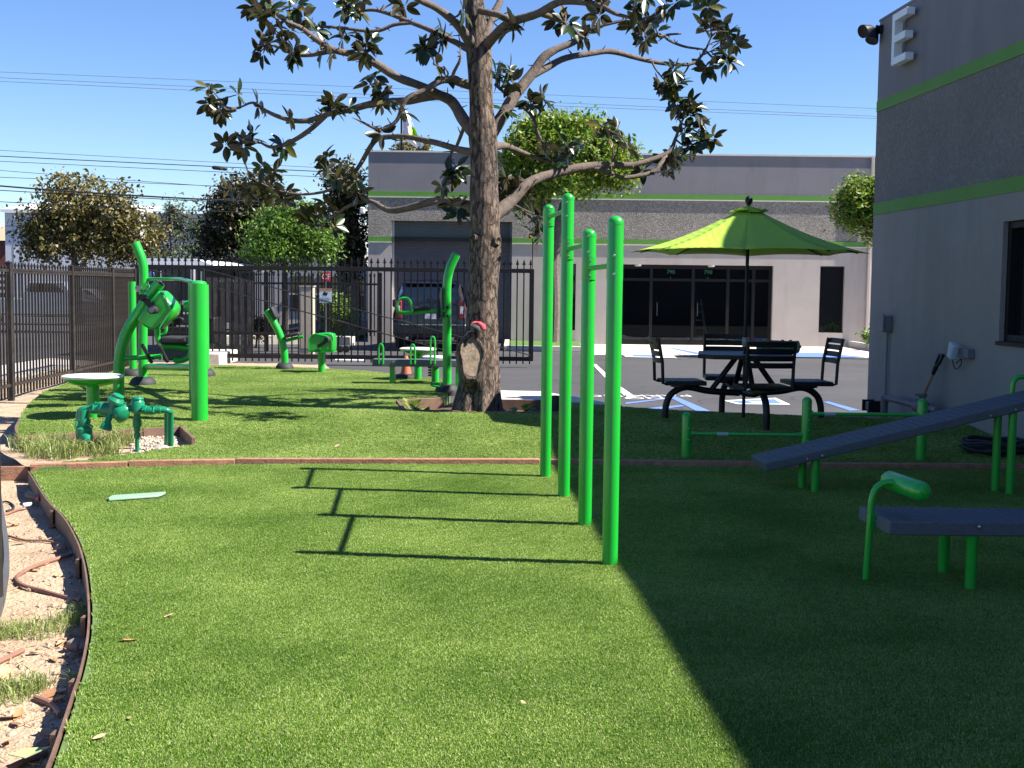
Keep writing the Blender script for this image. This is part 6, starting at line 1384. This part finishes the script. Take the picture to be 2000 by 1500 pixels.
for px, py, rp in CL:
    D = near_depth(px, py); c0 = at(px, py, TY0 + D); tws = MB(); nw = max(1, round(rp / 11.5))
    for w_ in range(nw):
        c = c0 + Vector((lrnd.gauss(0, 1), lrnd.gauss(0, 1.2), lrnd.gauss(0, 1))) * (rp * PXM * .45)
        ax = Vector((lrnd.gauss(0, 1), lrnd.gauss(0, 1), lrnd.uniform(-.3, 1.3))).normalized(); x_, y_ = basis(ax)
        if (c - c0).length > .02: tws.tube(cm([(*c0, .009), (*(c0.lerp(c, .55) + Vector((lrnd.uniform(-.03, .03), lrnd.uniform(-.03, .03), lrnd.uniform(-.04, .02)))), .007), (*c, .005)], 4), None, 5)
        for k in range(lrnd.randint(6, 10)):
            a = k * 2.4 + lrnd.uniform(-.3, .3); d = (x_ * cos(a) + y_ * sin(a) + ax * lrnd.uniform(-.2, .7)); d.z -= .25; d.normalize()
            nrm = (ax + Vector((0, 0, .4)) + Vector((lrnd.gauss(0, .35), lrnd.gauss(0, .35), lrnd.gauss(0, .35)))); sx_ = d.cross(nrm).normalized(); nrm = sx_.cross(d)
            s = lrnd.uniform(.13, .21); rot = Matrix((sx_, d, nrm)).transposed()
            leaves.append((c + d * .02, rot, s))
    if tws.v: obj('twig', tws, limbark, mg)
lrnd.shuffle(leaves)
big = leaves[:300]; rest = leaves[300:]
off = worldloc(mg)
for p, r, s in big:
    o = bpy.data.objects.new('leaf', leafme); COL.objects.link(o); o.parent = mg; o.matrix_local = Matrix.Translation(p - off) @ r.to_4x4() @ Matrix.Scale(s, 4)
V = np.array(lv); FV = np.array(lf_); allV = []; allF = []
for i, (p, r, s) in enumerate(rest):
    allV.append((np.array(r) @ (V * s).T).T + np.array(p)); allF.append(FV + i * len(V))
fo = cloud_obj('foliage', np.concatenate(allV), np.concatenate(allF), magl, mg); fo['kind'] = 'stuff'; fo.data.polygons.foreach_set('use_smooth', [True] * len(fo.data.polygons))
# twigs tying leaf clusters to the nearest limb
for px, py, rp in CL:
    q = min((((x - px) ** 2 + (y - py) ** 2, x, y, d) for b in BR.values() for x, y, d, r in b))
    if q[0] > 10 ** 2:
        a, c = at(q[1], q[2], TY0 + q[3]), at(px, py, TY0 + q[3]); m_ = a.lerp(c, .5) + Vector((lrnd.uniform(-.05, .05), lrnd.uniform(-.1, .1), lrnd.uniform(-.08, .04)))
        tw = MB(); tw.tube(cm([(*a, .014), (*m_, .011), (*c, .007)], 4), None, 6); obj('twig', tw, limbark, mg)
# red cap lodged in the fork
c = at(934, 634, TY0 - .22)
cp = thing('red_glove', 'small red and black glove lodged on the trunk above the sawn scar', 'glove', (c.x, c.y, c.z - .05))
gl_ = MB().loft([[(c.x + x + w_ * cos(t), c.y + w_ * .6 * sin(t), c.z + z + w_ * .5 * sin(t) * .4) for t in [i * pi / 6 for i in range(12)]] for x, z, w_ in ((-.06, -.01, .01), (-.045, .02, .03), (-.01, .03, .04), (.03, .0, .045), (.055, -.045, .035), (.06, -.06, .01))])
obj('cloth', gl_, M('coral red cloth', (.55, .06, .09), rough=.8), cp); obj('palm', MB().loft([[(c.x - .028 + x + w_ * cos(t), c.y - .03 + w_ * .6 * sin(t), c.z - .012 + z + w_ * .6 * sin(t)) for t in [i * pi / 5 for i in range(10)]] for x, z, w_ in ((-.045, .01, .008), (-.03, .012, .028), (.01, -.012, .034), (.04, -.05, .02))]), rubber, cp)
# ------------------------------------------------------------------ low plants, litter, hoses
weedm = leaf_mat('weed blades', [(.15, .24, .04), (.24, .31, .08), (.36, .36, .15), (.13, .20, .04)], .3)
def weeds(name, label, spots, h, nb, zoff, seed, wd=.006, lean=1.2):
    rg = random.Random(seed); mb = MB()
    for p, rad, k in spots:
        for i in range(int(nb * k)):
            a = rg.random() * 2*pi; q = rad * math.sqrt(rg.random()); x, y = p.x + q*cos(a), p.y + q*sin(a); hh = h * rg.uniform(.5, 1.2); d = rg.random() * 2*pi; ln = hh * lean * rg.random(); t = rg.random() * pi
            wx_, wy_ = cos(t) * wd / 2, sin(t) * wd / 2; dx, dy = cos(d)*ln, sin(d)*ln; z = p.z + zoff
            mb.add([(x-wx_, y-wy_, z), (x+wx_, y+wy_, z), (x+wx_+dx*.4, y+wy_+dy*.4, z+hh*.65), (x-wx_+dx*.4, y-wy_+dy*.4, z+hh*.65), (x+dx, y+dy, z+hh*.85)], [(0,1,2,3),(3,2,4)])
    off = mb.v[0].copy(); me = bpy.data.meshes.new(name); me.from_pydata([tuple(v - off) for v in mb.v], [], mb.f); me.materials.append(weedm)
    o = bpy.data.objects.new(name, me); COL.objects.link(o); o.location = off; return tag(o, label, 'weeds', kind='stuff')
weeds('bed_grass', 'rank green grass growing in the bed round the green pipes', [(gnd(x, y, .02), .14, 1) for x, y in ((70, 880), (90, 885), (110, 875), (130, 885), (150, 890), (180, 885), (200, 880), (220, 872), (240, 868), (210, 890), (120, 895), (80, 893), (50, 880))] + [(gnd(140, 880, .02), .3, 1.5)], .17, 110, 0, 41, .007)
weeds('soil_weeds', 'dry grass tufts sprouting from the dirt strip', [(gnd(x, y, -.125), r, 1) for x, y, r in ((110, 1225, .13), (75, 1240, .12), (35, 1235, .10), (140, 1215, .08), (15, 1245, .08), (40, 1350, .11), (15, 1365, .10), (65, 1345, .08), (-10, 1350, .08), (160, 1200, .04), (150, 1345, .03))], .075, 130, 0, 42, .004)
bedl = leaf_mat('bright weed leaves', [(.09, .18, .02), (.16, .28, .03), (.24, .36, .05)], .4)
def leafy(name, label, px, py, n, r, s, seed):
    rg = random.Random(seed); p = G(px, py); p.z = .07; root = thing(name, label, 'plant', p); mb = MB()
    for i in range(n):
        a = rg.random() * 2*pi; d = Vector((cos(a), sin(a), rg.uniform(.2, 1.1))).normalized(); q = p + d * r * rg.random(); sd_ = d.cross(Vector((0, 0, 1))).normalized() * s * .35
        mb.add([q, q + d * s * .5 + sd_ + Vector((0, 0, .01)), q + d * s, q + d * s * .5 - sd_ + Vector((0, 0, .01))], [(0, 1, 2, 3)])
    V_ = np.array([tuple(v) for v in mb.v]); cloud_obj('leaves', V_, np.array(mb.f), bedl, root)
    obj('stem', MB().tube([p, p + Vector((0, 0, .06))], .006, 5), bark, root)
leafy('bed_plant', 'bright green weed at the left end of the tree bed', 805, 786, 26, .14, .09, 51)
leafy('bed_plant', 'broad-leaved weed between the bed boards left of the trunk', 822, 798, 18, .12, .12, 52)
leafy('bed_plant', 'bright green weed in front of the trunk foot', 932, 806, 34, .14, .08, 53)
leafy('bed_plant', 'dark leafy weed in the shaded end of the tree bed', 1015, 802, 30, .2, .11, 54)
leafy('bed_plant', 'small pale weed leaf beside the farthest pull-up post', 1034, 803, 10, .06, .10, 55)
# dark post stump beside the bed
p = G(1084, 800)
tag(obj('plastic_stump', MB().lathe([(.075, .02), (.08, .1), (.075, .28), (.05, .33), (.01, .335)], (p.x, p.y, 0), 14), rubber), 'dark plastic cover standing at the bed end behind the pull-up posts', 'cover')
# drip hose in the tree bed
tag(obj('drip_hose', MB().tube(cm([tuple(G(800, 797) + Vector((0, 0, -.04))), tuple(G(850, 796) + Vector((0, 0, -.03))), tuple(G(905, 799) + Vector((0, 0, -.03))), tuple(G(950, 801) + Vector((0, 0, -.03))), tuple(G(1005, 797) + Vector((0, 0, -.04)))], 6), .012, 8), M('brown drip tube', (.17, .075, .045), rough=.6)), 'brown drip tube lying round the foot of the trunk', 'hose')
# valve lid flush in the near lawn
p = gnd(265, 973)
vl = thing('valve_box', 'pale green plastic valve lid set in the near lawn', 'valve lid', (p.x, p.y, 0))
a, c = gnd(212, 977), gnd(318, 970); hy = .085
lidm = M('pale green lid', (.22, .36, .24), rough=.6, var=.08)
obj('lid', MB().prism([(a.x, a.y - hy*.2, .006), (a.x + .03, a.y - hy, .006), (c.x - .02, c.y - hy, .006), (c.x, c.y - hy*.2, .006), (c.x, c.y + hy, .006), (a.x, a.y + hy, .006)], (0, 0, .018)), lidm, vl, bevel=.006)
obj('rim', MB().bx(a.x - .02, c.x + .02, p.y - hy - .01, p.y + hy + .02, -.05, .003), rubber, vl)
# irrigation tubes and emitters on the dirt
brt = M('brown irrigation tube', (.22, .11, .075), rough=.6, var=.15)
sz = -.105
def tube_px(label, pts, r=.011, mat=brt, dz=.0):
    P_ = [gnd(x, y, sz) for x, y in pts]; P_ = [Vector((p.x, p.y, soilz(p.x, p.y) + r + .002 + (d if len(pts[0]) > 2 else 0))) for p, d in zip(P_, [0] * len(P_))]
    tag(obj('irrigation_tube', MB().tube(cm([tuple(p) for p in P_], 6), r, 8), mat), label, 'irrigation tube')
tube_px('brown irrigation tube bent into a hairpin across the dirt', [(140, 1081), (100, 1094), (60, 1110), (38, 1122), (32, 1134), (45, 1144), (80, 1150), (120, 1160), (158, 1172)], .012)
tube_px('thin brown irrigation tube running under the edging above the hairpin', [(-10, 1035), (20, 1045), (50, 1052), (90, 1055), (125, 1060)], .008)
tube_px('short brown irrigation tube with a white end by the emitters', [(-5, 1006), (15, 1001), (35, 994), (48, 992)], .010)
tube_px('black thin tube loop at the left edge of the dirt', [(-10, 985), (10, 977), (24, 983), (26, 992), (12, 996)], .008, rubber)
tube_px('thick reddish irrigation tube at the bottom left corner', [(-30, 1505), (10, 1493), (50, 1478), (90, 1462)], .014)
tube_px('curved reddish tube piece vanishing under the edging', [(70, 1357), (95, 1366), (110, 1378), (118, 1390)], .013)
tube_px('short reddish tube piece behind the dry grass at left', [(-10, 1293), (20, 1278), (45, 1266)], .012)
em = thing('drip_emitter', 'black, red and white drip fittings lying against the edging', 'drip fitting', gnd(75, 990, sz))
p0, p1, p2 = gnd(55, 978, sz) + Vector((0, 0, .05)), gnd(76, 988, sz) + Vector((0, 0, .05)), gnd(99, 982, sz) + Vector((0, 0, .05))
obj('nozzle', MB().tube([p0, p0.lerp(p1, .85)], [.026, .02], 10), blackm, em); obj('red_ring', MB().tube([p0.lerp(p1, .85), p1.lerp(p2, .12)], .021, 10), M('red ring', (.45, .08, .07), rough=.5), em); obj('white_cap', MB().tube([p1.lerp(p2, .4), p2], [.016, .02], 10), whitep, em)
p3, p4 = gnd(45, 992, sz), gnd(61, 990, sz); obj('white_end', MB().tube([p3 + Vector((0, 0, .02)), p4 + Vector((0, 0, .02))], .016, 10), whitep, em)
# fallen leaves
drym = [M('orange dry leaf', (.42, .19, .08), rough=.8, var=.25, scale=20), M('tan dry leaf', (.45, .30, .17), rough=.8, var=.2, scale=20), M('brown dry leaf', (.24, .12, .06), rough=.8, var=.25, scale=20)]
def dry_mesh(i):
    rg = random.Random(60 + i); vs = []; k = .32 + .1 * rg.random(); cu = rg.uniform(.1, .35)
    for t, w_ in ((0, .02), (.15, .3), (.4, .5), (.7, .38), (.9, .16), (1, .02)):
        z = cu * (t - .5) ** 2; ex = rg.uniform(-.05, .05)
        vs += [(-w_ * k * 2 * .6, t - .5, z + cu * w_ * .5 + ex), (0, t - .5, z), (w_ * k * 2 * .6, t - .5, z + cu * w_ * .4 - ex * .5)]
    me = bpy.data.meshes.new('fallen_leaf'); me.from_pydata(vs, [], [q for j in range(5) for q in ((j*3, j*3+1, j*3+4, j*3+3), (j*3+1, j*3+2, j*3+5, j*3+4))])
    me.materials.append(drym[i % 3]); me.polygons.foreach_set('use_smooth', [True] * len(me.polygons)); return me
DM = [dry_mesh(i) for i in range(6)]
def dry(px, py, s, label, i, onlawn, grp):
    p = (G(px, py) if onlawn == 2 else gnd(px, py, 0 if onlawn else sz)); z = {0: soilz(p.x, p.y) + .012, 1: .016, 2: lz(p.y) + .022}[onlawn]
    o = bpy.data.objects.new('fallen_leaf', DM[i % 6]); COL.objects.link(o); o.location = (p.x, p.y, z); rg = random.Random(px * 7 + py)
    o.rotation_euler = (rg.uniform(-.3, .3), rg.uniform(-.3, .3), rg.uniform(0, 6.28)); o.scale = (s, s, s); tag(o, label, 'leaf', grp)
GS, GL = 'dry leaves on the dirt strip', 'dry leaves on the near lawn'
for i, (x, y, s) in enumerate(((102, 1026, .09), (110, 1050, .08), (116, 1073, .10), (70, 1112, .09), (112, 1124, .07), (40, 1057, .10), (25, 1022, .12), (135, 1245, .12), (150, 1258, .10), (140, 1265, .11), (120, 1250, .09), (160, 1270, .10), (105, 1283, .08), (10, 1315, .14), (95, 1350, .11), (110, 1358, .10), (120, 1345, .09), (10, 1390, .12), (35, 1385, .09), (95, 1420, .10), (85, 1440, .08), (15, 1435, .08), (65, 1270, .08), (30, 1400, .08), (145, 1235, .07), (125, 1275, .08))):
    dry(x, y, s, 'curled dry leaf lying on the dirt strip', i, 0, GS)
for x, y, s, l, i in ((251, 1258, .085, 'rust-red dry leaf on the near lawn, left side', 0), (195, 1448, .06, 'tan dry leaf on the near lawn close to the bottom left', 1), (330, 1209, .05, 'small pale leaf on the near lawn right of the rust-red leaf', 4), (659, 876, .11, 'dry leaf on the raised lawn just behind the timber strip', 1), (1022, 1380, .035, 'tiny tan leaf bit low in the middle of the near lawn', 4), (254, 1411, .045, 'thin straw-coloured twig leaf on the near lawn', 4)):
    dry(x, y, s, l, i, 2 if y < 900 else 1, GL)
dry(64, 851, .10, 'orange leaf at the upper lawn edge beside the bed', 0, 2, GL)
p = gnd(60, 1487, sz); 
tag(obj('green_leaf', MB().prism([(p.x - .07, p.y - .02, sz + .03), (p.x, p.y - .05, sz + .03), (p.x + .07, p.y + .01, sz + .05), (p.x + .03, p.y + .05, sz + .03), (p.x - .03, p.y + .04, sz + .03)], (0, 0, .003)), M('pale green leaf', (.32, .40, .16), rough=.7)), 'pale green leaf by the reddish tube in the corner', 'leaf')
for i, (x, y, s) in enumerate(((150, 1262, .05), (166, 1262, .045), (120, 1068, .035), (158, 1360, .04))):
    p = gnd(x, y, sz); rg = random.Random(90 + i)
    tag(obj('stone', MB().loft([[(p.x + s * k * cos(t) * (1 + .2 * sin(2*t + i)), p.y + s * k * .8 * sin(t), sz - .02 + z * s) for t in [j * pi / 5 for j in range(10)]] for k, z in ((.8, -.2), (1, .4), (.8, .9), (.3, 1.15))]), M('brown stone', (.22, .16, .13), rough=.9, var=.2, bump=.5)), ['broken brown stone below the leaf pile by the edging', 'darker stone against the edging beside the leaf pile', 'small stone by the edging above the hairpin tube', 'small stone against the edging near the bottom left'][i], 'stone')

# crumbs of soil, straw and pebbles on the dirt strip
rg = random.Random(77); mb = MB(); ms2 = MB()
for i in range(900):
    px, py = rg.uniform(-30, 175), rg.uniform(930, 1500); p = gnd(px, py, sz)
    k = min(range(len(low_left)), key=lambda j: abs(low_left[j].y - p.y))
    if p.x > low_left[k].x - .03: continue
    z = soilz(p.x, p.y); s = rg.uniform(.004, .016) if rg.random() < .9 else rg.uniform(.016, .03)
    if rg.random() < .72: mb.loft([[(p.x + s*q*cos(t)*rg.uniform(.7, 1.2), p.y + s*q*sin(t), z + h*s) for t in (0, 1.26, 2.5, 3.77, 5.0)] for q, h in ((.8, -.5), (1, .1), (.45, .6))])
    else:
        a = rg.random() * pi; L2 = rg.uniform(.02, .07); e = Vector((cos(a), sin(a), rg.uniform(-.05, .15))) * L2; ms2.bar(Vector((p.x, p.y, z + .008)), Vector((p.x, p.y, z + .008)) + e, .003, .003)
tag(obj('soil_clods', mb, soil), 'crumbs and clods lying on the dirt strip', 'soil', kind='stuff')
tag(obj('straw_litter', ms2, drym[1]), 'dry straw and twig bits scattered on the dirt strip', 'litter', kind='stuff')
